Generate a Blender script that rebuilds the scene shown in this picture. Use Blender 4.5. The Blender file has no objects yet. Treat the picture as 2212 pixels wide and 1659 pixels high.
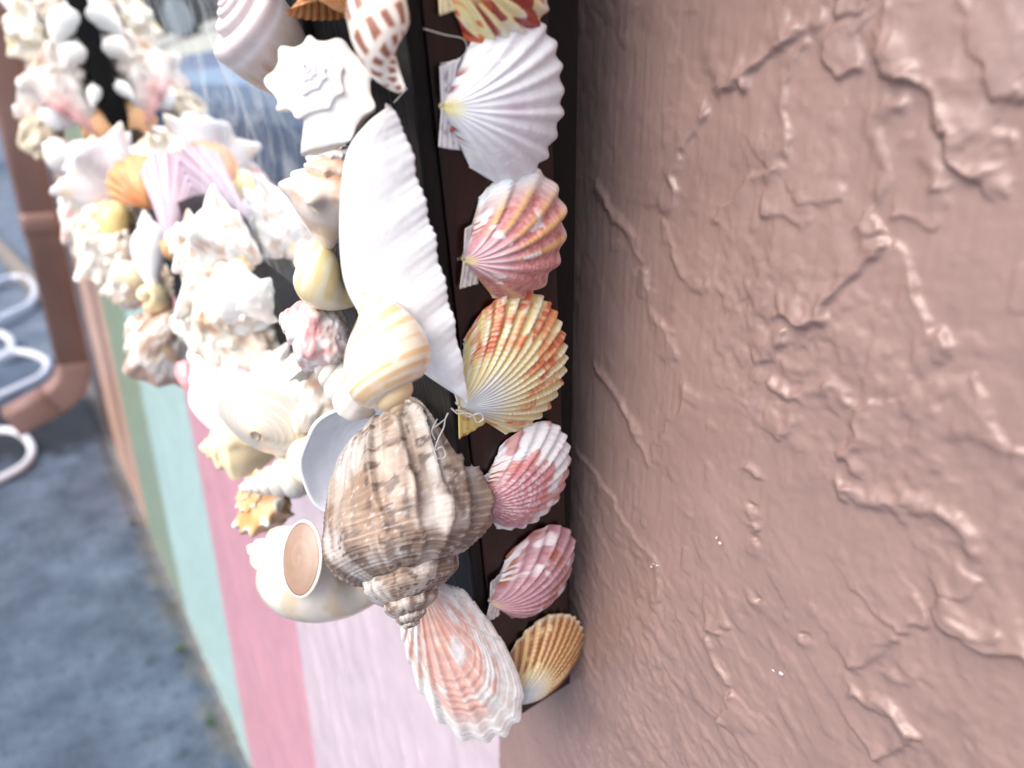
import bpy, math, random
import numpy as np
from math import radians as R

# ------------------------------------------------------------------ camera
SC = bpy.context.scene
COL = SC.collection
D = 0.19                       # camera to wall, metres
H = 6.41 * D                   # camera above the pavement
UF, UX, UY = 1661.0, 1106.0, 829.5
AX = np.array([0.8305913, -0.21240433, 0.51478392])     # world x (into wall) in camera axes (right, down, forward)
AY = np.array([-0.55674228, -0.29598045, 0.77616597])   # world y (along wall)
AZ = np.array([-0.0124945, -0.93127839, -0.36409401])   # world z (up)
M = np.stack([AX, AY, AZ])
CAM = np.array([-D, 0.0, H])
right, down, fwd = M[:, 0], M[:, 1], M[:, 2]

cam = bpy.data.cameras.new('camera')
cam.sensor_width = 36.0
cam.lens = 36.0 * UF / 2212.0
cam.clip_start = 0.005
cam.clip_end = 500
cam.dof.use_dof = True
cam.dof.focus_distance = 0.275
cam.dof.aperture_fstop = 7.6
camo = bpy.data.objects.new('camera', cam)
COL.objects.link(camo)
from mathutils import Matrix, Vector
mw = Matrix.Identity(4)
for i in range(3):
    mw[i][0] = right[i]; mw[i][1] = -down[i]; mw[i][2] = -fwd[i]; mw[i][3] = CAM[i]
camo.matrix_world = mw
SC.camera = camo

# ------------------------------------------------------------------ light
W = bpy.data.worlds.new('World'); SC.world = W
W.use_nodes = True
nt = W.node_tree
sky = nt.nodes.new('ShaderNodeTexSky')
sky.sky_type = 'NISHITA'; sky.sun_disc = False
SUN_EL, SUN_AZ = R(50), R(258)      # azimuth: clockwise from +Y
sky.sun_elevation = SUN_EL; sky.sun_rotation = SUN_AZ
sky.air_density = 1.0; sky.dust_density = 4.0; sky.ozone_density = 1.0
bg = nt.nodes['Background']
nt.links.new(sky.outputs[0], bg.inputs[0])
bg.inputs[1].default_value = 0.15
sun = bpy.data.lights.new('sun', 'SUN'); sun.energy = 1.5; sun.angle = R(65); sun.color = (1.0, 0.95, 0.89)
so = bpy.data.objects.new('sun', sun); COL.objects.link(so)
sd = Vector((math.sin(SUN_AZ) * math.cos(SUN_EL), math.cos(SUN_AZ) * math.cos(SUN_EL), math.sin(SUN_EL)))
so.rotation_euler = sd.to_track_quat('Z', 'Y').to_euler()
so.location = (-4, 0, 6)
SC.view_settings.view_transform = 'Standard'
SC.view_settings.look = 'None'
SC.view_settings.exposure = 0.80
SC.view_settings.gamma = 1.0
SC.cycles.use_denoising = True
SC.cycles.max_bounces = 10
SC.cycles.transparent_max_bounces = 12

# ------------------------------------------------------------------ helpers
def ray(u, v):
    return M @ np.array([u - UX, v - UY, UF])
def hit(u, v, p0, n):
    r = ray(u, v); return CAM + r * (((p0 - CAM) @ n) / (r @ n))
def at_depth(u, v, z):
    return CAM + ray(u, v) / UF * z
def depth(p):
    return float((np.asarray(p) - CAM) @ fwd)
def unit(a):
    a = np.asarray(a, float); return a / np.linalg.norm(a)
def lin(c):
    c = np.asarray(c, float) / 255.0
    return np.where(c <= 0.04045, c / 12.92, ((c + 0.055) / 1.055) ** 2.4)
def smooth(a, b, x):
    t = np.clip((x - a) / (b - a), 0, 1); return t * t * (3 - 2 * t)
def mix(a, b, m):
    m = np.asarray(m)[..., None]; return a * (1 - m) + b * m
def _h(i, j, k, seed):
    n = (i * 374761393 + j * 668265263 + k * 2147483647 + seed * 974634777).astype(np.int64)
    n = (n ^ (n >> 13)) * 1274126177
    n = n & 0x7fffffff
    n = ((n ^ (n >> 16)) * 1911520717) & 0x7fffffff
    return (n ^ (n >> 15)) % 65536 / 65535.0
def noise(p, sc=1.0, seed=0):
    p = np.asarray(p, float) * sc
    if p.shape[-1] == 2:
        p = np.concatenate([p, np.zeros(p.shape[:-1] + (1,))], -1)
    f = np.floor(p).astype(np.int64); w = p - f; w = w * w * (3 - 2 * w)
    x, y, z = f[..., 0], f[..., 1], f[..., 2]
    wx, wy, wz = w[..., 0], w[..., 1], w[..., 2]
    def L(a, b, t): return a + (b - a) * t
    c = [[[_h(x + i, y + j, z + k, seed) for k in (0, 1)] for j in (0, 1)] for i in (0, 1)]
    a = L(L(c[0][0][0], c[1][0][0], wx), L(c[0][1][0], c[1][1][0], wx), wy)
    b = L(L(c[0][0][1], c[1][0][1], wx), L(c[0][1][1], c[1][1][1], wx), wy)
    return L(a, b, wz)
def fbm(p, sc=1.0, seed=0, n=3):
    s = 0; a = 0.5; t = 0
    for i in range(n):
        s = s + a * noise(p, sc * 2 ** i, seed + i); t += a; a *= 0.5
    return s / t

def make_mesh(name, V, F, col=None, mat=None, parent=None, smooth_=True):
    """V (n,3) world or local coords, F (m,4) or (m,3) int array, or list of faces"""
    me = bpy.data.meshes.new(name)
    V = np.ascontiguousarray(V, dtype=np.float32)
    if isinstance(F, np.ndarray):
        m, k = F.shape
        me.vertices.add(len(V)); me.vertices.foreach_set('co', V.ravel())
        me.loops.add(m * k); me.loops.foreach_set('vertex_index', F.astype(np.int32).ravel())
        me.polygons.add(m)
        me.polygons.foreach_set('loop_start', np.arange(0, m * k, k, dtype=np.int32))
        me.polygons.foreach_set('loop_total', np.full(m, k, dtype=np.int32))
        me.update(calc_edges=True)
    else:
        me.from_pydata([tuple(map(float, v)) for v in V], [], F); me.update()
    if smooth_:
        me.polygons.foreach_set('use_smooth', np.ones(len(me.polygons), dtype=bool))
    if col is not None:
        c4 = np.ones((len(V), 4), np.float32); c4[:, :3] = np.clip(col, 0, 1)
        ca = me.color_attributes.new('Col', 'FLOAT_COLOR', 'POINT')
        ca.data.foreach_set('color', c4.ravel())
    o = bpy.data.objects.new(name, me)
    if mat: me.materials.append(mat)
    COL.objects.link(o)
    if parent: o.parent = parent
    return o
def grid_faces(nu, nv, wrap=False):
    i, j = np.meshgrid(np.arange(nu - 1), np.arange(nv - 1), indexing='ij')
    a = i * nv + j
    return np.stack([a, a + nv, a + nv + 1, a + 1], -1).reshape(-1, 4)
def tag(o, label, cat, group=None, kind=None):
    if label: o['label'] = label
    if cat: o['category'] = cat
    if group: o['group'] = group
    if kind: o['kind'] = kind
    return o
def origin_to(o, p):
    """move a mesh object's origin to p, keeping its geometry where it is"""
    p = np.asarray(p, float)
    me = o.data; n = len(me.vertices); a = np.empty(n * 3, np.float32)
    me.vertices.foreach_get('co', a); a = a.reshape(-1, 3) - p.astype(np.float32)
    me.vertices.foreach_set('co', a.ravel()); o.location = tuple(p)
def add_child(o, parent):
    o.parent = parent
    o.location = (0, 0, 0)
    o.matrix_parent_inverse = Matrix.Translation(-Vector(parent.location))
def box(name, o, ax, ay, az, lo, hi, mat, parent=None, bev=0.0, col=None):
    """box in the frame (o; ax,ay,az) from lo to hi, bevelled"""
    import bmesh
    bm = bmesh.new(); bmesh.ops.create_cube(bm, size=1.0)
    lo = np.array(lo, float); hi = np.array(hi, float)
    for v in bm.verts:
        q = (lo + hi) / 2 + np.array(v.co) * (hi - lo)
        v.co = Vector(tuple(q))
    if bev: bmesh.ops.bevel(bm, geom=bm.edges[:], offset=bev, segments=2, affect='EDGES', profile=0.6)
    for v in bm.verts:
        q = o + ax * v.co[0] + ay * v.co[1] + az * v.co[2]; v.co = Vector(tuple(q))
    bmesh.ops.recalc_face_normals(bm, faces=bm.faces)
    me = bpy.data.meshes.new(name); bm.to_mesh(me); bm.free()
    ob = bpy.data.objects.new(name, me); me.materials.append(mat); COL.objects.link(ob)
    if parent: add_child(ob, parent)
    return ob
def catmull(P, n):
    P = np.asarray(P, float)
    Q = np.vstack([2 * P[0] - P[1], P, 2 * P[-1] - P[-2]])
    seg = np.linalg.norm(np.diff(P, axis=0), axis=1) ** 0.7
    cum = np.concatenate([[0], np.cumsum(seg)]); cum /= cum[-1]
    s = np.linspace(0, 1, n)
    i = np.clip(np.searchsorted(cum, s, side='right') - 1, 0, len(P) - 2)
    t = ((s - cum[i]) / (cum[i + 1] - cum[i]))[:, None]
    a, b, c, d = Q[i], Q[i + 1], Q[i + 2], Q[i + 3]
    return 0.5 * (2 * b + (c - a) * t + (2 * a - 5 * b + 4 * c - d) * t ** 2 + (3 * b - a - 3 * c + d) * t ** 3), cum
def tube(name, pts, r, mat, parent=None, nseg=10, n=80, taper=None):
    C, _ = catmull(pts, n)
    T = np.gradient(C, axis=0); T /= np.linalg.norm(T, axis=1)[:, None]
    ref = np.array([0.31, 0.52, 0.79]); N0 = unit(np.cross(T[0], ref)); V = []
    for k in range(n):
        N0 = unit(N0 - T[k] * (N0 @ T[k])); B = np.cross(T[k], N0)
        a = np.linspace(0, 2 * np.pi, nseg, endpoint=False)
        rr = r if taper is None else r * (1 + (taper - 1) * k / (n - 1))
        V.append(C[k] + rr * (np.cos(a)[:, None] * N0 + np.sin(a)[:, None] * B))
    V = np.concatenate(V); F = []
    i, j = np.meshgrid(np.arange(n - 1), np.arange(nseg), indexing='ij')
    F = np.stack([i * nseg + j, i * nseg + (j + 1) % nseg, (i + 1) * nseg + (j + 1) % nseg, (i + 1) * nseg + j], -1).reshape(-1, 4)
    return make_mesh(name, V, F, mat=mat, parent=parent)

# ------------------------------------------------------------------ materials
def principled(name, base=(0.5, 0.5, 0.5), rough=0.5, spec=0.5, metal=0.0):
    m = bpy.data.materials.new(name); m.use_nodes = True
    b = m.node_tree.nodes['Principled BSDF']
    b.inputs['Base Color'].default_value = (*base, 1); b.inputs['Roughness'].default_value = rough
    b.inputs['Specular IOR Level'].default_value = spec; b.inputs['Metallic'].default_value = metal
    return m, m.node_tree, b
def add_bump(t, b, scale, strength, dist, detail=4, coord='Object', stretch=None, kind='ShaderNodeTexNoise'):
    tc = t.nodes.new('ShaderNodeTexCoord'); n = t.nodes.new(kind)
    n.inputs['Scale'].default_value = scale
    if kind == 'ShaderNodeTexNoise': n.inputs['Detail'].default_value = detail
    src = tc.outputs[coord]
    if stretch:
        mp = t.nodes.new('ShaderNodeMapping'); mp.inputs['Scale'].default_value = stretch
        t.links.new(src, mp.inputs[0]); src = mp.outputs[0]
    t.links.new(src, n.inputs['Vector'])
    bu = t.nodes.new('ShaderNodeBump'); bu.inputs['Strength'].default_value = strength; bu.inputs['Distance'].default_value = dist
    t.links.new(n.outputs[0], bu.inputs['Height'])
    prev = b.inputs['Normal'].links
    if prev: t.links.new(prev[0].from_socket, bu.inputs['Normal'])
    t.links.new(bu.outputs[0], b.inputs['Normal'])
    return n
def noise_colour(t, b, c1, c2, scale, stretch=None, detail=5, lo=0.35, hi=0.65):
    tc = t.nodes.new('ShaderNodeTexCoord'); n = t.nodes.new('ShaderNodeTexNoise')
    n.inputs['Scale'].default_value = scale; n.inputs['Detail'].default_value = detail
    src = tc.outputs['Object']
    if stretch:
        mp = t.nodes.new('ShaderNodeMapping'); mp.inputs['Scale'].default_value = stretch
        t.links.new(src, mp.inputs[0]); src = mp.outputs[0]
    t.links.new(src, n.inputs['Vector'])
    cr = t.nodes.new('ShaderNodeValToRGB')
    cr.color_ramp.elements[0].position = lo; cr.color_ramp.elements[1].position = hi
    cr.color_ramp.elements[0].color = (*c1, 1); cr.color_ramp.elements[1].color = (*c2, 1)
    t.links.new(n.outputs[0], cr.inputs[0]); t.links.new(cr.outputs[0], b.inputs['Base Color'])
    return cr
def shell_material(name, rough, bump=0.25, coat=0.0, sss=0.0, mottle=0.12):
    m, t, b = principled(name, rough=rough)
    a = t.nodes.new('ShaderNodeAttribute'); a.attribute_name = 'Col'
    tc = t.nodes.new('ShaderNodeTexCoord'); n = t.nodes.new('ShaderNodeTexNoise')
    n.inputs['Scale'].default_value = 260; n.inputs['Detail'].default_value = 5
    t.links.new(tc.outputs['Object'], n.inputs['Vector'])
    mr = t.nodes.new('ShaderNodeMapRange'); mr.inputs[1].default_value = 0.3; mr.inputs[2].default_value = 0.7
    mr.inputs[3].default_value = 1 - mottle; mr.inputs[4].default_value = 1.0
    t.links.new(n.outputs[0], mr.inputs[0])
    mx = t.nodes.new('ShaderNodeVectorMath'); mx.operation = 'SCALE'
    t.links.new(a.outputs['Color'], mx.inputs[0]); t.links.new(mr.outputs[0], mx.inputs['Scale'])
    t.links.new(mx.outputs[0], b.inputs['Base Color'])
    b.inputs['Coat Weight'].default_value = coat; b.inputs['Coat Roughness'].default_value = 0.15
    if sss:
        b.inputs['Subsurface Weight'].default_value = sss
        b.inputs['Subsurface Radius'].default_value = (1.0, 0.7, 0.5); b.inputs['Subsurface Scale'].default_value = 0.0015
    add_bump(t, b, 900, bump, 0.0004)
    add_bump(t, b, 2600, bump * .6, 0.00015, 2)
    return m
SHELL = shell_material('shell_satin', 0.38, 0.2, 0.0, 0.12)
GLOSSY = shell_material('shell_glossy', 0.25, 0.1, 0.25, 0.12, 0.06)
ROUGH = shell_material('shell_rough', 0.5, 0.5, 0.1, 0.0, 0.25)

# ------------------------------------------------------------------ the mirror's own axes
LEAN, CROOK, FDEP = 0.14, 0.12, 0.22 * D
dn = unit([LEAN, CROOK, -1.0]); fz = -dn
fx = unit(np.array([1, 0, 0]) - dn[0] * dn); fy = np.cross(fz, fx)
B0 = CAM + D * ray(1245, 1470) / ray(1245, 1470)[0] - np.array([0.0035, 0, 0])
L0 = B0 - fx * FDEP            # lower near front corner of the frame
def F(pr, s, z):               # proud of the front, along, up
    return L0 - fx * pr + fy * s + fz * z
def on_s(u, v, s):
    return hit(u, v, L0 + fy * s, fy)
# ------------------------------------------------------------------ wall
XH = np.array([1.0, 0, 0])
def wpt(u, v):
    p = hit(u, v, np.zeros(3), XH); return p[1], p[2]
def P7(*q): return [(1208.5 + a * .4734, b * .4734) for a, b in q]
def P8(*q): return [(1027 + a * .5356, 785.5 + b * .5356) for a, b in q]
# trowelled plaster edges: (points, kind, height in mm). 'step': plaster left of the travel direction stands proud
EDGES = [
    (P7((690, 440), (840, 350), (960, 240), (1100, 140), (1170, 150)), 'step', 1.3),
    (P7((1170, 150), (1060, 320), (1020, 480), (1055, 620), (1065, 750)), 'stepr', .8),
    (P7((500, 1000), (525, 780), (590, 610), (690, 510)), 'step', .9),
    (P7((700, 1060), (860, 830), (960, 770), (1075, 770)), 'stepr', .9),
    (P7((1480, 390), (1560, 330), (1690, 400), (1750, 520), (1810, 610), (1825, 700), (1900, 810), (2000, 800), (2120, 740)), 'step', 1.7),
    (P7((1490, 0), (1475, 180), (1490, 370)), 'step', .8),
    (P7((1250, 60), (1240, 200), (1265, 350), (1350, 330), (1420, 290)), 'step', 1.1),
    (P7((1230, 30), (1310, 20), (1380, 35)), 'step', 1.0),
    (P7((960, 1425), (1030, 1425), (1130, 1465), (1200, 1440), (1230, 1320), (1350, 1220), (1500, 1110)), 'step', 1.8),
    (P7((1500, 1110), (1620, 1290), (1650, 1400), (1720, 1500), (1850, 1600)), 'stepr', 1.2),
    (P7((870, 1610), (950, 1640), (1030, 1590), (1040, 1500)), 'step', 1.3),
    (P7((920, 960), (1020, 970), (1150, 1015)), 'step', .7),
    (P7((1110, 930), (1160, 880), (1240, 905), (1320, 890)), 'step', .9),
    (P7((470, 1000), (530, 1180), (690, 1350)), 'rib', .7),
    (P7((140, 830), (270, 1010), (390, 1190)), 'rib', .9),
    (P7((390, 1200), (410, 1280), (440, 1430), (520, 1520), (555, 1660)), 'stepr', .9),
    (P7((1440, 960), (1500, 760), (1430, 600), (1480, 500), (1590, 500)), 'rib', 1.0),
    (P7((1370, 1010), (1420, 1060), (1480, 1040)), 'step', 1.1),
    (P7((1510, 980), (1650, 990), (1720, 1015)), 'step', .8),
    (P7((1600, 600), (1690, 680), (1720, 800), (1700, 900)), 'rib', .7),
    (P7((1940, 900), (2020, 860), (2080, 900)), 'rib', .8),
    (P7((1990, 470), (2060, 440), (2120, 470)), 'step', 1.2),
    (P7((1990, 640), (2060, 660), (2120, 640)), 'rib', .9),
    (P8((1160, 60), (1290, 125), (1430, 110), (1540, 160)), 'rib', 1.3),
    (P8((1540, 150), (1560, 220), (1550, 300), (1480, 385)), 'step', 1.5),
    (P8((1270, 140), (1290, 230), (1240, 320)), 'stepr', .6),
    (P8((1440, 430), (1560, 540), (1700, 560), (1850, 600), (1990, 690), (2060, 800)), 'rib', 1.4),
    (P8((2060, 830), (1980, 930), (1890, 935)), 'stepr', 1.2),
    (P8((1870, 950), (1960, 1080), (2100, 1150), (2300, 1150)), 'step', 1.4),
    (P8((1900, 950), (2000, 1060), (2150, 1090)), 'rib', 1.0),
    (P8((1690, 1085), (1770, 1030), (1855, 1000)), 'step', 1.3),
    (P8((1480, 1215), (1620, 1160), (1740, 1115)), 'step', 1.1),
    (P8((950, 1060), (1000, 1075), (1045, 1080)), 'step', 1.1),
    (P8((950, 1100), (980, 1200), (1030, 1300)), 'rib', 1.1),
    (P8((1030, 1310), (1015, 1390), (985, 1450)), 'step', 1.3),
    (P8((1490, 1300), (1680, 1410), (1800, 1510)), 'rib', 1.2),
    (P8((1600, 1570), (1700, 1535), (1790, 1505)), 'step', 1.3),
    (P8((390, 320), (500, 470), (640, 690), (740, 830), (755, 1050)), 'stepr', .8),
    (P8((480, 0), (590, 170), (690, 350), (710, 420)), 'rib', .8),
    (P8((850, 60), (830, 180), (770, 300), (720, 400)), 'step', .6),
    (P8((2000, 30), (2060, 220), (2130, 330), (2300, 400)), 'stepr', .9),
    (P8((1100, 400), (1140, 450), (1150, 480)), 'rib', .7),
    (P8((1660, 1200), (1720, 1270), (1820, 1280)), 'rib', .9),
    (P8((1140, 640), (1150, 680)), 'rib', .9),
]
def relief(Y, Z):
    """plaster height in metres over arrays of wall coordinates"""
    P = np.stack([Y, Z], -1)
    wob = (np.stack([fbm(P, 90, 3), fbm(P, 90, 13)], -1) - .5) * 0.006
    wob += (np.stack([fbm(P, 260, 23, 2), fbm(P, 260, 33, 2)], -1) - .5) * 0.0034
    Q = P + wob
    h = np.zeros_like(Y)
    near = ((Y > 0.0) & (Y < 0.9))
    # broad trowel waves and orange-peel
    h += (fbm(P * [1, .6], 9, 5) - .5) * 0.003
    rough = smooth(.35, .6, fbm(P, 14, 41, 2)) * .8 + .2
    side = smooth(.34, .12, Y) * .8 + .2
    a = fbm(P * [1, .8], 230, 7, 2)
    h += (smooth(.38, .75, a)) * 0.0006 * rough * (.3 + .7 * side)
    a2 = fbm(P * [1, .7], 120, 27, 2); h += smooth(.45, .7, a2) * 0.0005 * rough * side
    h += (fbm(P, 420, 19, 2) - .5) * 0.00035 * (.4 + .6 * rough)
    low = smooth(.30, .42, Y)
    sl = fbm(np.stack([Y * 60 - Z * 16, Z * 9 + Y * 6], -1), 1, 63, 3); h += smooth(.56, .72, sl) * .0016 * low
    h += (fbm(P * [5, .5], 110, 15, 3) - .5) * 0.00045 * (1 - .4 * side)      # brush drag, upright
    lum = noise(P, 130, 77); h += smooth(.78, .95, lum) * 0.0004 * side
    dg = np.stack([(Y + Z) * .7071 * 115, (Y - Z) * .7071 * 260], -1); pe = fbm(dg, 1, 91, 2)
    lower = smooth(1.13, 1.02, Z + .12 * (noise(P, 14, 95) - .5) + .3 * (Y - .2))
    h += smooth(.36, .74, pe) * .00048 * smooth(.44, .72, fbm(P, 22, 92, 2) + .12 * lower) * side * (.35 + .65 * lower)
    for pts, kind, amp in EDGES:
        L = np.array([wpt(*p) for p in pts]); C, _ = catmull(L, max(8, 5 * len(L)))
        lo = C.min(0) - .03; hi = C.max(0) + .03
        m = (Y > lo[0]) & (Y < hi[0]) & (Z > lo[1]) & (Z < hi[1])
        if not m.any(): continue
        q = Q[m]; best = np.full(len(q), 9.0); sg = np.zeros(len(q)); tt = np.zeros(len(q))
        n = len(C) - 1
        for k in range(n):
            a_, b_ = C[k], C[k + 1]; e = b_ - a_; l2 = e @ e + 1e-12
            t = np.clip(((q - a_) @ e) / l2, 0, 1); d = q - a_ - t[:, None] * e
            dd = np.hypot(d[:, 0], d[:, 1]); s = -(e[0] * d[:, 1] - e[1] * d[:, 0])
            b = dd < best; best[b] = dd[b]; sg[b] = np.sign(s[b]); tt[b] = ((k + t) / n)[b]
        end = smooth(0, .10, tt) * smooth(1, .90, tt)
        var = .55 + .9 * noise(q, 160, 51)
        A = amp * 0.001 * end * var
        if kind == 'rib':
            g = A * np.exp(-(best / (0.0013 + .0016 * noise(q, 70, 81))) ** 2)
        else:
            # image u grows towards smaller y on the wall: mirror the side
            side_ = sg * (1 if kind == 'step' else -1)
            wv = 0.5 + 1.0 * noise(q, 60, 71)
            g = np.where(side_ > 0, A * 1.15 * (.35 * np.exp(-best / (.003 * wv)) + .65 * np.exp(-best / (0.014 * wv))), A * 1.2 * np.exp(-(best / 0.0014) ** 2))
        h[m] += g * 1.2
    # pits with a torn lip
    for (u, v) in P8((1130, 925), (1340, 1095), (1130, 580), (1145, 715), (1010, 1078)):
        y, z = wpt(u, v); d = np.hypot(Q[..., 0] - y, (Q[..., 1] - z))
        h -= 0.0014 * np.exp(-(d / 0.0012) ** 2)
        d2 = np.hypot(Q[..., 0] - y, (Q[..., 1] - z + 0.003)); h += 0.0009 * np.exp(-(d2 / 0.0026) ** 2)
    return h
PAL = dict(dark=lin((92, 76, 72)), brown=lin((149, 124, 118)), pale=lin((204, 188, 198)), pink=lin((204, 150, 164)), mint=lin((172, 202, 200)),  # dark: wall brown with the shade beside the downspout painted in
           sage=lin((134, 154, 134)), peach=lin((200, 162, 142)))
# the painted stripes, then a painted shadow gap by the downspout: upper y limits
def ystripe(u, v): return wpt(u, v)[0]
BANDS = [(ystripe(1077, 1620), 'brown'), (ystripe(660, 1480), 'pale'), (ystripe(470, 1240), 'pink'), (ystripe(350, 1070), 'mint'),
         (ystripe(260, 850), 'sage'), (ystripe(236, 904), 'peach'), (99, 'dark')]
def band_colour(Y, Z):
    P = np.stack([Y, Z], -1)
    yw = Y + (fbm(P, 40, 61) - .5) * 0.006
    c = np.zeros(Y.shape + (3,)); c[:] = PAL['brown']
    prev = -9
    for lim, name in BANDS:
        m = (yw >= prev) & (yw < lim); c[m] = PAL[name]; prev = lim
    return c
def wall_sheet(ys, zs):
    Y, Z = np.meshgrid(ys, zs, indexing='ij')
    h = relief(Y, Z); V = np.stack([-h, Y, Z], -1).reshape(-1, 3)
    F_ = grid_faces(len(ys), len(zs))[:, ::-1]
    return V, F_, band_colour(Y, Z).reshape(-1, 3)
YN = np.linspace(0.02, 0.4215, 640); ZN = np.linspace(0.7985, 1.3015, 790)
YF = np.concatenate([[0.42], np.linspace(0.422, 1.0, 150), np.linspace(1.005, 3.2, 300)[1:]])
ZF = np.concatenate([np.linspace(-0.06, 0.8, 170), np.linspace(0.8, 1.30, 80)[1:]])
def sunk(s, d=.0002):
    s[0][:, 0] += d; return s
sheets = [wall_sheet(YN, ZN), sunk(wall_sheet(YF, ZF)), sunk(wall_sheet(np.linspace(.016, .43, 160), np.linspace(-0.06, 0.80, 120)), .0003),
          sunk(wall_sheet(np.linspace(-.30, 0.0205, 240), np.linspace(.70, 1.3018, 420)), .00005),
          sunk(wall_sheet(np.linspace(-1.5, -.29, 60), np.linspace(-0.06, 1.303, 60)), .0004), sunk(wall_sheet(np.linspace(-.31, 0.024, 40), np.linspace(-0.06, .71, 60)), .0004),
          sunk(wall_sheet(np.linspace(-1.5, 3.2, 90), np.linspace(1.30, 3.2, 50)), .0004)]
Vs, Fs, Cs, off = [], [], [], 0
for v, f, c in sheets:
    Vs.append(v); Fs.append(f + off); Cs.append(c); off += len(v)
# far end return and top so that the wall is a solid block
wm, t, b = principled('wall_paint', rough=0.31, spec=0.6)
at = t.nodes.new('ShaderNodeAttribute'); at.attribute_name = 'Col'
tc = t.nodes.new('ShaderNodeTexCoord'); nn = t.nodes.new('ShaderNodeTexNoise'); nn.inputs['Scale'].default_value = 35; nn.inputs['Detail'].default_value = 6
t.links.new(tc.outputs['Object'], nn.inputs['Vector'])
mr = t.nodes.new('ShaderNodeMapRange'); mr.inputs[1].default_value = .3; mr.inputs[2].default_value = .7; mr.inputs[3].default_value = .89; mr.inputs[4].default_value = 1.05
t.links.new(nn.outputs[0], mr.inputs[0])
vm = t.nodes.new('ShaderNodeVectorMath'); vm.operation = 'SCALE'
t.links.new(at.outputs['Color'], vm.inputs[0]); t.links.new(mr.outputs[0], vm.inputs['Scale']); t.links.new(vm.outputs[0], b.inputs['Base Color'])
add_bump(t, b, 420, .22, .0006, 3, stretch=(1, 1, .35))
add_bump(t, b, 1800, .25, .0002, 2)
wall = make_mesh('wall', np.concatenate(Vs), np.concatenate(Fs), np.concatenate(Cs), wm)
tag(wall, 'trowelled stucco wall painted glossy brown with pastel vertical stripes further along', 'wall')
brown_paint, t, b = principled('brown_trim_paint', tuple(lin((128, 100, 92))), .45)
add_bump(t, b, 60, .2, .001)
fleck, t, b = principled('glint_fleck', (.78, .74, .73), .35); b.inputs['Transmission Weight'].default_value = .4  # pale chips standing in for glints on the glossy wall
rf = random.Random(5)
for (u, v) in ((1424, 1213), (1430, 1217), (1418, 1219), (1566, 1168), (1560, 1158), (1684, 1441), (1696, 1447)):
    y, z = wpt(u, v); n = 5; q = []
    for k in range(n):
        a = k * 6.283 / n + rf.random(); r = .0004 + .0007 * rf.random(); q.append((-.0012 - .0016 * rf.random(), y + r * math.cos(a), z + r * .6 * math.sin(a)))
    q.append((-.0028, y, z)); fl = make_mesh('glint_fleck', np.array(q) - np.array([.0006, 0, 0]), [(k, (k + 1) % n, n) for k in range(n)], mat=fleck, smooth_=False); fl.parent = wall
wb = box('wall_end', np.zeros(3), np.array([1., 0, 0]), np.array([0, 1., 0]), np.array([0, 0, 1.]), (0.004, -1.5, -.06), (.25, 3.2, 3.2), brown_paint)
wb.parent = wall

def gp(u, v, z=.015):
    r = ray(u, v); return CAM + r * ((z - CAM[2]) / r[2])
# ------------------------------------------------------------------ pavement and street
pm, t, b = principled('pavement', rough=.75)
cr = noise_colour(t, b, tuple(lin((66, 80, 100))), tuple(lin((98, 113, 133))), 9, None, 8, .3, .72)
# rough speckle and sandy dust that gathers along the wall foot
tc = t.nodes.new('ShaderNodeTexCoord'); sep = t.nodes.new('ShaderNodeSeparateXYZ'); t.links.new(tc.outputs['Object'], sep.inputs[0])
n2 = t.nodes.new('ShaderNodeTexNoise'); n2.inputs['Scale'].default_value = 16; n2.inputs['Detail'].default_value = 6
t.links.new(tc.outputs['Object'], n2.inputs['Vector'])
ma = t.nodes.new('ShaderNodeMath'); ma.operation = 'MULTIPLY_ADD'; ma.inputs[1].default_value = .16; t.links.new(n2.outputs[0], ma.inputs[0]); t.links.new(sep.outputs[0], ma.inputs[2])
mr = t.nodes.new('ShaderNodeMapRange'); mr.inputs[1].default_value = .02; mr.inputs[2].default_value = .10; t.links.new(ma.outputs[0], mr.inputs[0])
mxc = t.nodes.new('ShaderNodeMix'); mxc.data_type = 'RGBA'
t.links.new(mr.outputs[0], mxc.inputs[0]); t.links.new(cr.outputs[0], mxc.inputs[6]); mxc.inputs[7].default_value = (*lin((128, 124, 118)), 1)
n3 = t.nodes.new('ShaderNodeTexNoise'); n3.inputs['Scale'].default_value = 3.2; n3.inputs['Detail'].default_value = 5
t.links.new(tc.outputs['Object'], n3.inputs['Vector'])
mr3 = t.nodes.new('ShaderNodeMapRange'); mr3.inputs[1].default_value = .38; mr3.inputs[2].default_value = .62; mr3.inputs[3].default_value = .82; mr3.inputs[4].default_value = 1.05
t.links.new(n3.outputs[0], mr3.inputs[0])
n4 = t.nodes.new('ShaderNodeTexNoise'); n4.inputs['Scale'].default_value = 140; n4.inputs['Detail'].default_value = 3
t.links.new(tc.outputs['Object'], n4.inputs['Vector'])
mr4 = t.nodes.new('ShaderNodeMapRange'); mr4.inputs[1].default_value = .3; mr4.inputs[2].default_value = .7; mr4.inputs[3].default_value = .6; mr4.inputs[4].default_value = 1.25
t.links.new(n4.outputs[0], mr4.inputs[0])
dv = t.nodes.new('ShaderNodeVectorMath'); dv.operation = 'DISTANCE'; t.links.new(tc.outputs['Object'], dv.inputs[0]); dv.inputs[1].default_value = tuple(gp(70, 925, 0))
ds = t.nodes.new('ShaderNodeMath'); ds.operation = 'MULTIPLY_ADD'; ds.inputs[1].default_value = -.5; t.links.new(n2.outputs[0], ds.inputs[0]); t.links.new(dv.outputs['Value'], ds.inputs[2])
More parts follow.
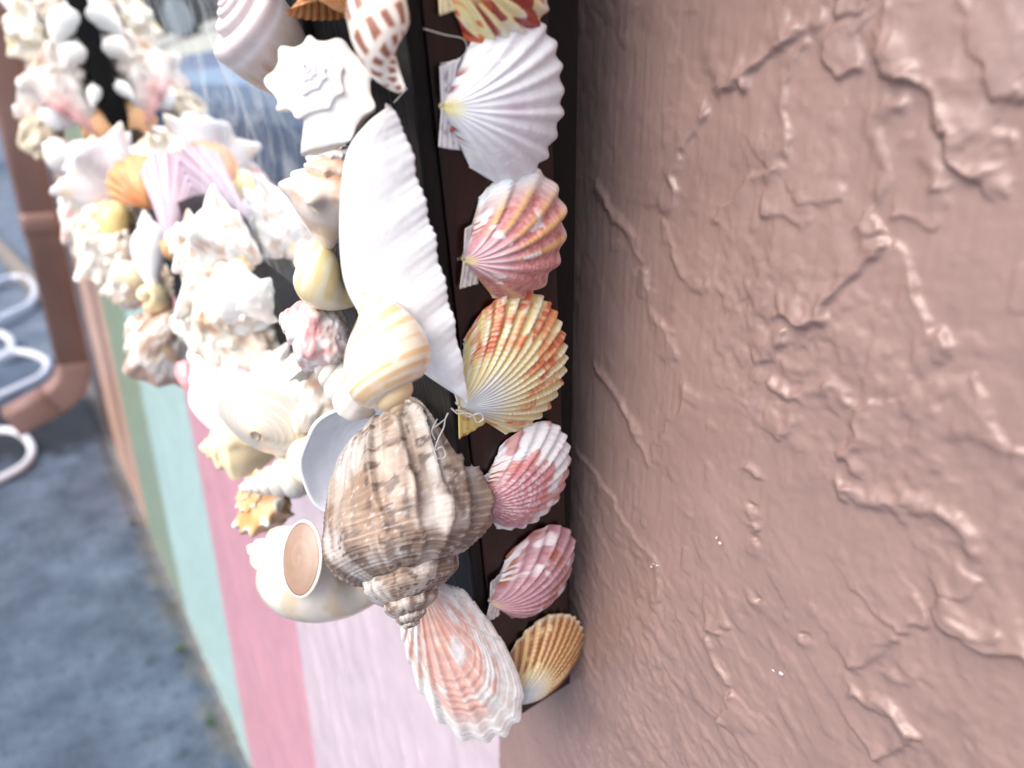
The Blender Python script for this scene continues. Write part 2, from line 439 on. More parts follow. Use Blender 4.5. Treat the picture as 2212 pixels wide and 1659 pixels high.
dm = t.nodes.new('ShaderNodeMapRange'); dm.inputs[1].default_value = .0; dm.inputs[2].default_value = .2; dm.inputs[3].default_value = .14; dm.inputs[4].default_value = 1; t.links.new(ds.outputs[0], dm.inputs[0])
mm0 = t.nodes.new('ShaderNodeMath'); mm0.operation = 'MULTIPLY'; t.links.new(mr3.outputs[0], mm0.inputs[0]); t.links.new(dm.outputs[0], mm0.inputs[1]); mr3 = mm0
mm = t.nodes.new('ShaderNodeMath'); mm.operation = 'MULTIPLY'; t.links.new(mr3.outputs[0], mm.inputs[0]); t.links.new(mr4.outputs[0], mm.inputs[1])
n5 = t.nodes.new('ShaderNodeTexNoise'); n5.inputs['Scale'].default_value = 34; n5.inputs['Detail'].default_value = 4
t.links.new(tc.outputs['Object'], n5.inputs['Vector'])
mr5 = t.nodes.new('ShaderNodeMapRange'); mr5.inputs[1].default_value = .30; mr5.inputs[2].default_value = .44; mr5.inputs[3].default_value = .55; mr5.inputs[4].default_value = 1.0
t.links.new(n5.outputs[0], mr5.inputs[0])
mm5 = t.nodes.new('ShaderNodeMath'); mm5.operation = 'MULTIPLY'; t.links.new(mm.outputs[0], mm5.inputs[0]); t.links.new(mr5.outputs[0], mm5.inputs[1]); mm = mm5
vm = t.nodes.new('ShaderNodeVectorMath'); vm.operation = 'SCALE'; t.links.new(mxc.outputs[2], vm.inputs[0]); t.links.new(mm.outputs[0], vm.inputs['Scale'])
t.links.new(vm.outputs[0], b.inputs['Base Color'])
add_bump(t, b, 150, .6, .004, 6)
nx, ny = 90, 220
X_, Y_ = np.meshgrid(np.linspace(-1.6, .02, nx), np.linspace(-1.0, 4.2, ny), indexing='ij')
Pg = np.stack([X_, Y_], -1)
zg = (fbm(Pg, 3, 2) - .5) * .012 + (fbm(Pg, 40, 4) - .5) * .004
crk = np.abs(Y_ - (1.06 + .35 * X_ + (fbm(Pg, 6, 9) - .5) * .25)); zg -= .012 * np.exp(-(crk / .012) ** 2)      # the crack
crk = np.abs(X_ + .015 + (fbm(Pg, 5, 19) - .5) * .03); zg -= .02 * np.exp(-(crk / .012) ** 2)                     # gap at the wall foot
pav = make_mesh('pavement', np.stack([X_, Y_, zg], -1).reshape(-1, 3), grid_faces(nx, ny), mat=pm)
tag(pav, None, None, kind='structure')
def ground_sheet(name, x0, x1, y0, y1, z, mat):
    n = 24
    X_, Y_ = np.meshgrid(np.linspace(x0, x1, n), np.linspace(y0, y1, n), indexing='ij')
    o = make_mesh(name, np.stack([X_, Y_, np.full_like(X_, z)], -1).reshape(-1, 3), grid_faces(n, n), mat=mat)
    o['kind'] = 'structure'; return o
gm, t, b = principled('asphalt', rough=.8)
noise_colour(t, b, tuple(lin((92, 104, 120))), tuple(lin((120, 132, 146))), 5, None, 8)
ground_sheet('ground', -120, 120, -60, 160, -.03, gm)
# ------------------------------------------------------------------ mirror frame
wood, t, b = principled('mahogany', rough=.3, spec=.35)
noise_colour(t, b, tuple(lin((14, 5, 5))), tuple(lin((44, 17, 15))), 22, (6, 6, .35), 7, .35, .7)
add_bump(t, b, 60, .25, .0006, 5, stretch=(8, 8, .4))
b.inputs['Coat Weight'].default_value = .1; b.inputs['Coat Roughness'].default_value = .2
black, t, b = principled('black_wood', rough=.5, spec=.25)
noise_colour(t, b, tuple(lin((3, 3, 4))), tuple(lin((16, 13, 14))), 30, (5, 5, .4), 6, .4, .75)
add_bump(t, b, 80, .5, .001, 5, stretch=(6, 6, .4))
silver, t, b = principled('mirror_silver', (.86, .89, .90), .012, .5, 1.0)
root = bpy.data.objects.new('wall_mirror', None); COL.objects.link(root); root.location = tuple(L0)
tag(root, 'shell covered wall mirror in a deep dark mahogany frame, tilted forward on the stucco wall', 'mirror')
ZT, YE = .60, .83                    # frame height and length
IN0, IN1, IZ = .085, .725, .150       # opening
O = L0
def fb(name, lo, hi, mat, bev=.001):
    return box(name, O, fx, fy, fz, lo, hi, mat, root, bev)
fb('side_board', (.0015, 0, 0), (FDEP, .012, ZT), wood, .0008)
fb('side_board', (.0015, YE - .012, 0), (FDEP, YE, ZT), wood, .0008)
fb('bottom_board', (.0015, .0125, 0.0), (FDEP, YE - .0125, .012), wood, .0008)
fb('front_board', (-.004, .0005, .0005), (.0013, IN0, ZT), black)
fb('front_board', (-.004, IN1, .0005), (.0013, YE - .0005, ZT), black)
fb('front_board', (-.004, IN0 + .0005, .0005), (.0013, IN1 - .0005, IZ), black)
fb('inner_rim', (-.007, IN0 - .016, IZ + .001), (.012, IN0 + .002, ZT), black)
fb('inner_rim', (-.003, IN1 - .003, IZ + .001), (.012, IN1 + .009, ZT), black)
fb('inner_rim', (-.007, IN0 + .004, IZ - .012), (.012, IN1 - .005, IZ + .004), black)
fb('backing', (.037, .0125, .0125), (.041, YE - .0125, ZT), black)
GT = -0.02                             # the glass hangs a little further forward than the frame
gz = unit(fz + fx * GT); gx = unit(fx - fz * GT)
add_child(box('mirror_glass', O + fx * .008 + fz * IZ, gx, fy, gz, (0, IN0 - .004, -.008), (.003, IN1 + .004, .45), silver), root)
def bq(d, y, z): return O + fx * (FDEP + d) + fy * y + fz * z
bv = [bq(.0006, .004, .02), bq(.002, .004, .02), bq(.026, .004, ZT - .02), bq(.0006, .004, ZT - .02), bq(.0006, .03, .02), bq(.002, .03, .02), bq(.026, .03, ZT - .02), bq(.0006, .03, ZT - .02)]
add_child(make_mesh('gap_shade_wedge', np.array(bv), [(0, 1, 2, 3), (4, 7, 6, 5), (0, 4, 5, 1), (1, 5, 6, 2), (2, 6, 7, 3), (3, 7, 4, 0)], mat=black, smooth_=False), root)  # black wedge added behind the frame to darken the gap
def blob(name, p, n, r, flat, mat, parent=None, seed=0, el=1.0, ax=None):
    u_, v_ = np.meshgrid(np.linspace(0, np.pi, 14), np.linspace(0, 2 * np.pi, 24), indexing='ij')
    d = np.stack([np.sin(u_) * np.cos(v_), np.sin(u_) * np.sin(v_), np.cos(u_)], -1)
    rr = 1 + .5 * (fbm(d + seed * 3.1, 1.7, seed) - .5)
    n = unit(n); a = unit(np.cross(n, ax if ax is not None else [.3, .2, .9])); c = np.cross(n, a)
    d = d * rr[..., None] * r
    V = p + d[..., :1] * a * el + d[..., 1:2] * c + d[..., 2:] * n * flat
    return make_mesh(name, V.reshape(-1, 3), grid_faces(14, 24), mat=mat, parent=parent)
glue, t, b = principled('clear_glue', (.92, .9, .9), .08, .5); b.inputs['Transmission Weight'].default_value = .85; b.inputs['IOR'].default_value = 1.35
k = 0
for (u, v, r, el) in ((1150, 22, .0016, 1), (1131, 49, .0014, 1.5), (1147, 76, .0014, 1.4), (1191, 110, .001, 2), (1188, 135, .0012, 2), (1185, 310, .0008, 1), (1165, 3, .001, 1), (990, 560, .0006, 1), (1178, 660, .0008, 2.0)):
    p = hit(u, v, L0, fy); add_child(blob('glue_drop', p, -fy, r, .6, glue, None, k, el), root); k += 1
# the clear plastic film that still clings to the glass
film, t, b = principled('clear_film', (.9, .93, .96), .12, .5)
out = t.nodes['Material Output']; tr = t.nodes.new('ShaderNodeBsdfTransparent'); ms = t.nodes.new('ShaderNodeMixShader')
tr.inputs[0].default_value = (.97, .98, 1, 1)
at_ = t.nodes.new('ShaderNodeAttribute'); at_.attribute_name = 'Col'
t.links.new(at_.outputs['Fac'], ms.inputs[0]); t.links.new(tr.outputs[0], ms.inputs[1]); t.links.new(b.outputs[0], ms.inputs[2]); t.links.new(ms.outputs[0], out.inputs[0])
ns, nz = 150, 130
S_, Z_ = np.meshgrid(np.linspace(IN0 + .01, .40, ns), np.linspace(IZ + .01, .42, nz), indexing='ij')
P_ = np.stack([S_, Z_], -1); Pw = P_ + (np.stack([fbm(P_, 14, 3), fbm(P_, 14, 8)], -1) - .5) * .09
rg = 1 - np.abs(2 * fbm(Pw * [1, .55], 13, 5, 2) - 1); rg2 = 1 - np.abs(2 * fbm(Pw * [1.0, .8], 24, 25, 2) - 1)
rg3 = 1 - np.abs(2 * noise(Pw @ np.array([[.8, -.6], [.6, .8]]), 19, 45) - 1)
wr = np.clip(smooth(.84, .99, rg) * .7 + smooth(.87, 1, rg2) * .4 + smooth(.9, 1, rg3) * .5, 0, 1)
edge = smooth(.40, .33, S_ + .35 * (Z_ - .3) + (fbm(P_, 12, 2) - .5) * .08) * smooth(.42, .36, Z_)
al = (.045 + .24 * wr) * edge
pr_ = -.0035 + .0 * S_ + .004 + rg * .003 + rg2 * .002
V = (L0 + fx * .0068 - gx * pr_[..., None] + fy * S_[..., None] + fz * IZ + gz * (Z_ - IZ)[..., None]).reshape(-1, 3)
fo = make_mesh('plastic_film', V, grid_faces(ns, nz), np.repeat(al.reshape(-1, 1), 3, 1), film)
tag(fo, 'crumpled clear plastic film clinging to the mirror glass', 'plastic film')
# ------------------------------------------------------------------ shell builders
GRP_S = 'scallop shells in a column on the dark side board'
GRP_F = 'sea shells glued over the mirror front'
PROF = {
 'moon': dict(W=2.6, c=(.50, .50), pts=[(.33, .20), (.45, .33), 'c', (.46, .72), (.32, .92), (.12, 1.0), (.02, .95)]),
 'tun': dict(W=2.3, c=(.35, .46), pts=[(.24, .225), (.325, .33), 'c', (.325, .66), (.22, .88), (.08, 1.0), (.01, .99)]),
 'whelk': dict(W=1.75, c=(.372, .47), pts=[(.29, .315), (.365, .385), 'c', (.37, .62), (.335, .80), (.255, .94), (.12, 1.0), (.01, 1.0)]),
 'crown': dict(W=1.8, c=(.5, .46), pts=[(.39, .325), (.50, .39), 'c', (.44, .66), (.26, .9), (.08, 1.0), (.01, 1.0)]),
 'babylon': dict(W=1.95, c=(.30, .50), pts=[(.225, .275), (.285, .36), 'c', (.27, .72), (.17, .92), (.06, 1.0), (.01, .99)]),
 'egg': dict(W=2.0, c=(.31, .45), pts=[(.215, .25), (.285, .34), 'c', (.32, .63), (.29, .82), (.20, .95), (.06, 1.0), (.01, .985)]),
 'conch': dict(W=1.65, c=(.27, .34), pts=[(.235, .212), (.27, .25), 'c', (.25, .56), (.18, .8), (.08, .98), (.01, 1.0)]),
 'strombus': dict(W=1.75, c=(.40, .46), pts=[(.30, .31), (.40, .38), 'c', (.36, .62), (.22, .85), (.09, 1.0), (.01, 1.0)]),
 'auger': dict(W=1.33, c=(.21, .78), pts=[(.195, .645), (.213, .72), 'c', (.18, .88), (.07, .99), (.01, 1.0)]),
 'cone': dict(W=1.3, c=(.42, .21), pts=[(.375, .185), (.412, .195), 'c', (.39, .34), (.23, .7), (.07, .98), (.01, 1.0)]),
 'olive': dict(W=2.2, c=(.24, .5), pts=[(.16, .27), (.22, .38), 'c', (.225, .66), (.16, .88), (.07, 1.0), (.01, .99)]),
}
def place(o, lab, cat, grp, c):
    origin_to(o, c); tag(o, lab, cat, grp); return o
def gastro(lab, prof, apex, base, s, tilt=0.0, phase=180, turns=4.5, seg=44, npr=30, fat=1.0, rib=None, knob=None, cords=None,
           lump=0.0, colour=(235, 228, 215), colf=None, mat=None, seed=0, name='sea_shell', cat='sea shell', grp=GRP_F, hand=1, oper=None, lip=0.0, steps=None):
    """a coiled shell: apex and base are where its two ends sit (picture position), s its distance along the frame,
    tilt > 0 turns the apex towards the viewer"""
    pr = PROF[prof]; Wx = pr['W']; c = np.array(pr['c'])
    pts = [tuple(c / Wx)] + [tuple(c) if q == 'c' else q for q in pr['pts']]
    P, cum = catmull(pts, npr)
    icont = cum[[i for i, q in enumerate(pr['pts']) if q == 'c'][0] + 1]
    P[:, 0] = np.maximum(P[:, 0], .004) * fat
    mid = on_s((apex[0] + base[0]) / 2, (apex[1] + base[1]) / 2, s); dz = depth(mid)
    Pa = at_depth(*apex, dz); Pb = at_depth(*base, dz); il = np.linalg.norm(Pb - Pa)
    Pa = Pa - fwd * il * tilt / 2; Pb = Pb + fwd * il * tilt / 2
    Lg = np.linalg.norm(Pb - Pa); Zl = (Pb - Pa) / Lg
    tocam = unit(CAM - (Pa + Pb) / 2); Xl = unit(tocam - Zl * (tocam @ Zl)) if abs(tocam @ Zl) < .995 else unit(np.cross(Zl, fz)); Yl = np.cross(Zl, Xl) * hand
    nt_ = int(turns * seg)
    t = np.linspace(-2 * np.pi * turns, 0, nt_); sv = np.linspace(0, 1, npr)
    T, S = np.meshgrid(t, sv, indexing='ij')
    g = Wx ** (T / (2 * np.pi))
    r = np.broadcast_to(P[:, 0], T.shape).copy(); z = np.broadcast_to(P[:, 1], T.shape).copy()
    # outward normal of the profile in (r,z)
    d = np.gradient(P, axis=0); nr = np.stack([d[:, 1], -d[:, 0]], 1); nr /= np.linalg.norm(nr, axis=1)[:, None]
    NR = np.broadcast_to(nr[:, 0], T.shape); NZ = np.broadcast_to(nr[:, 1], T.shape)
    edge = smooth(0, .06, S)
    disp = np.zeros_like(T)
    jit = noise(np.stack([T * 1.3, S * 0 + seed], -1), 1, seed)
    if rib:
        n, amp, power, cen, wid = rib
        disp += amp * (np.clip(.5 + .5 * np.cos(n * T), 0, 1) ** power) * np.exp(-((S - cen) / wid) ** 2) * (.7 + .6 * jit)
    if cords:
        n, amp = cords; disp += amp * np.cos(2 * np.pi * n * S) * edge
    if knob:
        for (n, amp, power, cen, wid, upk) in knob:
            kk = amp * (np.clip(.5 + .5 * np.cos(n * T + 2.5 * (jit - .5)), 0, 1) ** power) * np.exp(-((S - cen) / wid) ** 2) * (.55 + .9 * noise(np.stack([np.floor((n * T + np.pi) / (2 * np.pi)) * 1.7, S * 0], -1), 1, seed + 3))
            kk = kk * g ** .35; r += kk; z -= kk * upk
    if steps:
        for (dg, amp, cen, wid) in steps:
            tk = -R(dg) + .10 * (noise(np.stack([S * 7, S * 0 + dg], -1), 1, seed) - .5) - .12 * (S - .5)
            x_ = (T - tk); disp += amp * np.where(x_ < 0, np.exp(x_ / .10), np.exp(-x_ / .02)) * np.exp(-((S - cen) / wid) ** 2) * edge * (.6 + .8 * noise(np.stack([S * 13, S * 0 + dg], -1), 1, seed + 2))
    if lip:
        disp += lip * smooth(-.35, 0, T) * smooth(.05, .3, S)
    X = g * (r + disp * NR) ; Zz = g * (z + disp * NZ)
    lx = X * np.cos(T + R(phase)); ly = X * np.sin(T + R(phase))
    loc = np.stack([lx, ly, Zz], -1)
    if lump:
        q = (fbm(loc + seed * 7.3, 9, seed, 3) - .5) * 2; q2 = np.abs(fbm(loc + seed * 3.3, 17, seed + 5, 2) - .5) * 2
        loc = loc + lump * (q + q2)[..., None] * loc * g[..., None] ** 0 * np.array([1, 1, .35])
    if colf is None:
        c1 = lin(colour); col = np.broadcast_to(c1, T.shape + (3,)).copy()
        col *= (.86 + .18 * fbm(loc, 6, seed + 2))[..., None]
    else:
        col = colf(T, S, loc, g)
    V = Pa + Lg * (loc[..., :1] * Xl + loc[..., 1:2] * Yl + loc[..., 2:] * Zl)
    Fc = grid_faces(nt_, npr)
    if hand < 0: Fc = Fc[:, ::-1]
    o = make_mesh(name, V.reshape(-1, 3), Fc, col.reshape(-1, 3), mat or SHELL)
    place(o, lab, cat, grp, (Pa + Pb) / 2)
    if oper:
        # a domed oval lid closing the mouth
        oc, (er, ez), (cr0, cz0), push, tw = oper
        ang = R(phase); E_ = np.cos(ang) * Xl + np.sin(ang) * Yl; Nn = unit(np.cross(E_, Zl)); Nn = Nn if Nn @ tocam > 0 else -Nn
        ce = Pa + Lg * (E_ * cr0 + Zl * cz0 + Nn * push); e1 = E_ * math.cos(tw) + Zl * math.sin(tw); e2 = Zl * math.cos(tw) - E_ * math.sin(tw)
        rho_, th_ = np.meshgrid(np.linspace(0, 1, 22), np.linspace(0, 2 * np.pi, 60), indexing='ij')
        sp_ = noise(np.stack([rho_ * 8 + th_ * .55, th_ * 0], -1), 1, 4)
        q = ce + Lg * ((rho_ * np.cos(th_) * er)[..., None] * e1 + (rho_ * np.sin(th_) * ez)[..., None] * e2 + (.03 * (1 - rho_ ** 2) + .004 * sp_)[..., None] * Nn)
        cc = lin(oc) * (.78 + .35 * sp_)[..., None]; cc = mix(cc, lin((110, 82, 66)), smooth(.93, .99, rho_) * .7)
        lid = make_mesh('operculum', q.reshape(-1, 3), grid_faces(22, 60), cc.reshape(-1, 3), GLOSSY); add_child(lid, o)
    return o

def bivalve(lab, umbo, tip, plane, outline, Hh, ribs, amp, colf, ears=(), flipn=False, wid=1.0, tiltn=0.0, roll=0.0, mat=None, seed=0,
            nr=56, margin=.012, lift=0.0, name='scallop_shell', cat='scallop shell', grp=GRP_S, concave=False, th=.0007, dome=.75, rpow=1.0, waves=None):
    """a ribbed fan: umbo and tip are picture positions on the plane (p0, n); outline = [(deg, radius)]"""
    p0, n = plane
    A0 = hit(*umbo, p0, n); A1 = hit(*tip, p0, n)
    Lg = np.linalg.norm(A1 - A0); A = (A1 - A0) / Lg; N = unit(n if n @ (CAM - A0) > 0 else -n)
    if tiltn:                                       # raise the margin off the plane
        A = unit(A * math.cos(tiltn) + N * math.sin(tiltn)); N = unit(N - A * (N @ A))
    Lx = np.cross(A, N)
    if roll:
        Lx, N = Lx * math.cos(roll) + N * math.sin(roll), N * math.cos(roll) - Lx * math.sin(roll)
    A0 = A0 + N * lift
    ol = np.array(outline, float); deg = ol[:, 0]; rad = ol[:, 1]
    nphi = max(90, int(ribs * 9))
    ph = np.linspace(deg[0], deg[-1], nphi)
    cs, _ = catmull(ol, 400); Rr = np.interp(ph, cs[:, 0], cs[:, 1])
    rho = np.linspace(0, 1, nr) ** .85
    PH, RH = np.meshgrid(ph, rho, indexing='ij')
    span = (deg[-1] - deg[0]); fr = (PH - deg[0]) / span
    warp = fr + .006 * (noise(np.stack([fr * 17, fr * 0], -1), 1, seed) - .5)
    rw = np.cos(2 * np.pi * ribs * warp)
    rv = .6 + .8 * noise(np.stack([np.floor(warp * ribs + .5), fr * 0], -1), 1, seed + 1)
    Rm = Rr[:, None] * (1 + margin * rw * RH ** 4 + .02 * (noise(np.stack([fr * 9, fr * 0], -1), 1, seed + 7) - .5) * RH ** 3)
    rr = RH * Rm
    latu = np.sin(np.radians(PH)) * rr * wid; lon = np.cos(np.radians(PH)) * rr
    lat = np.clip(np.abs(2 * fr - 1), 0, 1)
    base = np.sin(np.pi * np.clip(RH, 0, 1) ** dome) ** .75 * (1 - lat ** 2.6) ** .7
    base = np.maximum(base, 0)
    # a low lip keeps the margin clear of the board
    hgt = Hh * base + .012 * RH
    grow = .0028 * np.sin(RH * 150 + 9 * noise(np.stack([RH * 12, fr * 2], -1), 1, seed + 21)) * smooth(.2, .5, RH) + (noise(np.stack([RH * 26, fr * 3], -1), 1, seed + 11) - .5) * .006 * RH
    hgt = hgt + (amp * np.sign(rw) * np.abs(rw) ** rpow * (.25 + .75 * RH) * RH ** .35 * rv * (1 - lat ** 8) + grow)
    if waves: hgt = hgt + waves * np.sin(RH * 21 + 2 * fr) * RH ** 2
    if concave: hgt = -hgt
    loc = np.stack([latu, lon, hgt], -1)
    V = A0 + Lg * (loc[..., :1] * Lx + loc[..., 1:2] * A + loc[..., 2:] * N)
    col = colf(RH, fr, rw, loc)
    o = make_mesh(name, V.reshape(-1, 3), grid_faces(nphi, nr), col.reshape(-1, 3), mat or SHELL)
    so_ = o.modifiers.new('thickness', 'SOLIDIFY'); so_.thickness = th; so_.offset = -1
    place(o, lab, cat, grp, A0 + A * Lg * .5)
    for k, (side, pts, ec) in enumerate(ears):
        # flat wing beside the hinge: polygon in (lateral, along) units of the shell's length, finely gridded
        q = np.array(pts, float); nu, nv = 16, 14
        u_ = np.linspace(0, 1, nu)[:, None, None]; v_ = np.linspace(0, 1, nv)[None, :, None]
        G = (q[0] * (1 - u_) + q[1] * u_) * (1 - v_) + (q[3] * (1 - u_) + q[2] * u_) * v_
        G = G + (noise(G * 1.0, 14, seed + k) - .5)[..., None] * .03 * np.array([1, .6]) * v_
        hz = .02 + .012 * np.sin(v_[..., 0] * 22 + u_[..., 0] * 2) * .5 + .02 * (1 - v_[..., 0]) * .8
        hz = np.broadcast_to(hz, G.shape[:2])
        Ve = A0 + Lg * (G[..., :1] * Lx + G[..., 1:] * A + hz[..., None] * N)
        cc = ec(u_[..., 0] + 0 * v_[..., 0], v_[..., 0] + 0 * u_[..., 0], G)
        e = make_mesh('ear', Ve.reshape(-1, 3), grid_faces(nu, nv), cc.reshape(-1, 3), mat or SHELL)
        se = e.modifiers.new('thickness', 'SOLIDIFY'); se.thickness = th * .8; se.offset = 0
        add_child(e, o)
    return o
def patch(lab, left, right, plane, Hh, folds, colf, seed=0, nu=220, nw=60, skew=1.35, back=.10, name='clam_shell', cat='clam shell', th=.001):
    """a broad folded valve spanned between its back edge and its wavy margin"""
    p0, n = plane; N = unit(n if n @ (CAM - p0) > 0 else -n)
    A, _ = catmull(np.array([hit(*q, p0, n) for q in left]), nu); B, _ = catmull(np.array([hit(*q, p0, n) for q in right]), nu)
    t = np.linspace(0, 1, nu); tb = t ** skew
    Bi = np.stack([np.interp(tb, t, B[:, k]) for k in range(3)], 1)
    w = np.linspace(0, 1, nw); T, Wd = np.meshgrid(t, w, indexing='ij')
    Lr = np.linalg.norm(B - A, axis=1).max()
    ph = 2 * np.pi * folds * (tb[:, None] + .02 * (noise(np.stack([T * 9, T * 0], -1), 1, seed) - .5))
    big = np.sin(ph); fine = np.cos(ph * 4.3 + 1)
    endk = smooth(0, .06, T) * smooth(1, .94, T)
    mar = (.020 * big * (.5 + noise(np.stack([T * 13, T * 0], -1), 1, 4)) + .008 * fine) * Wd ** 5 * endk
    P = A[:, None] + (Bi - A)[:, None] * (Wd + mar)[..., None]
    dome = np.sin(np.pi * np.clip(Wd, 0, 1) ** .62) ** .7 * (np.sin(np.pi * np.clip(T, .01, .99)) ** .4) - back * (1 - Wd) ** 4 * 6
    hgt = Hh * dome + endk * (Wd ** 1.3 * (.006 + .009 * T) * big * (.4 + noise(np.stack([T * 7, T * 0], -1), 1, 6)) + .0012 * fine * Wd ** 2) + .004 * (noise(np.stack([Wd * 9, T * 30], -1), 1, seed + 2) - .5)
    V = P + N * (hgt * Lr)[..., None]
    loc = np.stack([Wd, T, hgt], -1); col = colf(Wd, T, big, loc)
    o = make_mesh(name, V.reshape(-1, 3), grid_faces(nu, nw), col.reshape(-1, 3), SHELL)
    so_ = o.modifiers.new('thickness', 'SOLIDIFY'); so_.thickness = th; so_.offset = -1
    return place(o, lab, cat, GRP_F, V.reshape(-1, 3).mean(0))
def flat(c, v=.1, sc=5, seed=0):
    c = lin(c)
    return lambda T, S, loc, g=None: c * (1 - v + 2 * v * fbm(loc, sc, seed))[..., None] * np.ones(3)
def earc(c1, c2=None, at=.5):
    c1 = lin(c1); c2 = lin(c2 if c2 is not None else (200, 190, 190))
    return lambda u_, v_, G: mix(np.broadcast_to(c1, G.shape[:2] + (3,)), c2, smooth(at, at + .2, noise(G, 30, 3)))
# ------------------------------------------------------------------ scallops on the side board
SP = (L0 - fy * .0005, fy)
ROUND = [(-62, .50), (-52, .72), (-40, .88), (-22, .985), (0, 1.0), (22, .985), (40, .88), (52, .72), (62, .50)]
def c_top(RH, fr, rw, loc):
    c = np.broadcast_to(lin((238, 226, 168)), RH.shape + (3,)).copy()
    c = mix(c, lin((232, 228, 214)), smooth(.55, .8, RH) * smooth(.4, .6, noise(loc, 9, 4)))
    m = smooth(.50, .56, fbm(np.stack([fr * 13, RH * 3.5], -1), 1, 8, 2)) * smooth(.25, .45, RH)
    c = mix(c, lin((160, 52, 40)), m)
    m2 = smooth(.58, .63, fbm(np.stack([fr * 19 + 5, RH * 5], -1), 1, 18, 2)) * smooth(.3, .5, RH)
    return mix(c, lin((222, 106, 44)), m2 * .9)
bivalve('yellow scallop with dark red blotches, topmost on the side board', (938, -72), (1192, -62), SP, ROUND, .2, 16, .018, c_top,
        [(-1, [(0, .0), (.30, .02), (.26, .24), (.1, .12)], earc((238, 226, 176)))], mat=GLOSSY, seed=1, nr=100)
def c_white(RH, fr, rw, loc):
    c = np.broadcast_to(lin((240, 242, 247)), RH.shape + (3,)).copy()
    c = mix(c, lin((250, 235, 150)), smooth(.16, .02, RH) * .9)
    c = mix(c, lin((225, 190, 210)), smooth(.3, .42, RH) * smooth(.62, .45, RH) * np.exp(-((fr - .5) / .05) ** 2) * .45)
    side = np.maximum(np.exp(-((fr - .02) / .035) ** 2), np.exp(-((fr - .98) / .03) ** 2))
    spots = smooth(.52, .60, noise(np.stack([RH * 22, fr * 3], -1), 1, 5)) * smooth(.15, .22, RH) * smooth(.62, .45, RH)
    return mix(c, lin((150, 60, 48)), side * spots * .95)
ew = earc((232, 230, 234), (170, 160, 172), .62)
wsh = bivalve('large white scallop with a yellow beak and flared wings', (947, 229), (1213, 219), SP,
        [(-58, .44), (-50, .62), (-42, .78), (-28, .93), (0, 1.0), (28, .93), (42, .80), (50, .63), (58, .45)], .22, 13, .015, c_white,
        [(-1, [(0, .0), (-.24, -.01), (-.29, .15), (-.12, .10)], ew), (1, [(0, .0), (.25, -.015), (.29, .16), (.1, .10)], ew)], mat=SHELL, seed=2, wid=1.04, margin=.012)
pd = hit(976.5, 280, L0 - fy * .003, fy); e = blob('red_speck', pd, -fy, .0007, 1, principled('red_speck', tuple(lin((150, 50, 40))), .2)[0]); add_child(e, wsh)
def c_pink(RH, fr, rw, loc):
    k = fbm(np.stack([fr * 60, RH * 34], -1), 1, 3, 2)
    c = mix(np.broadcast_to(lin((222, 160, 158)), RH.shape + (3,)), lin((190, 108, 104)), smooth(.35, .7, k) * .8)
    c = mix(c, lin((212, 170, 188)), smooth(.5, .15, RH) * .7)
    rid = smooth(.1, .9, rw); hue = noise(np.stack([np.floor(fr * 9 + .5) * 3.1, fr * 0], -1), 1, 5)
    c = mix(c, lin((236, 190, 130)), rid * smooth(.3, .5, hue) * smooth(.25, .5, RH) * .9)
    c = mix(c, lin((238, 226, 222)), rid * smooth(.5, .2, RH) * .7)
    c = mix(c, lin((240, 236, 236)), smooth(.74, .95, RH) * smooth(.42, .22, fr) * .95 + smooth(.28, .1, fr) * smooth(.55, .8, RH) * .6)
    c = mix(c, lin((238, 228, 222)), smooth(.88, 1, RH) * .6)
    edge = np.exp(-((fr - .03) / .03) ** 2) * smooth(.35, .5, RH) * smooth(.75, .6, RH)
    c = mix(c, mix(np.broadcast_to(lin((182, 96, 60)), c.shape), lin((246, 244, 244)), smooth(.5, .6, noise(np.stack([RH * 30, fr * 0], -1), 1, 6))), edge)
    wht = smooth(.80, .84, noise(np.stack([fr * 16, RH * 9], -1), 1, 31)) * smooth(.2, .3, RH) * smooth(.75, .6, RH)
    c = mix(c, lin((248, 246, 248)), wht)
    return mix(c, lin((232, 216, 150)), smooth(.1, .02, RH))
bivalve('pink scallop with raised yellow ribs', (995, 560), (1219, 486), SP,
        [(-64, .50), (-54, .70), (-40, .90), (-20, 1.0), (0, .99), (20, .96), (38, .83), (50, .66), (60, .48)], .25, 9, .028, c_pink,
        [(-1, [(0, .0), (-.24, .05), (-.30, .27), (-.12, .13)], earc((196, 190, 192), (228, 222, 220), .5)),
         (1, [(0, .0), (.22, -.06), (.24, .12), (.09, .12)], earc((226, 218, 210)))], seed=3, wid=.95, nr=100)
def streaks(c, RH, fr, rw, cols, seed, r0=.4, dens=.52, n=20):
    for k, (cc, lo) in enumerate(cols):
        f = fbm(np.stack([fr * n + k * 7, RH * 5 + k * 3], -1), 1, seed + k, 2); fine = noise(np.stack([RH * 46, fr * 30], -1), 1, seed + 9)
        m = smooth(lo, lo + .07, f) * smooth(r0, r0 + .2, RH) * (.55 + .45 * smooth(.3, .6, fine))
        c = mix(c, lin(cc), m)
    return c
def c_yel(RH, fr, rw, loc):
    c = np.broadcast_to(lin((232, 210, 160)), RH.shape + (3,)).copy()
    c = mix(c, lin((236, 230, 206)), smooth(-.2, .7, rw) * .8)
    c = mix(c, lin((200, 204, 212)), smooth(.52, .2, RH) * smooth(.15, .3, fr) * .85)
    c = mix(c, lin((226, 210, 120)), smooth(.2, -.7, rw) * smooth(.15, .4, RH) * .5)
    return streaks(c, RH, fr, rw, [((222, 150, 104), .585), ((202, 104, 68), .63)], 13, .42)
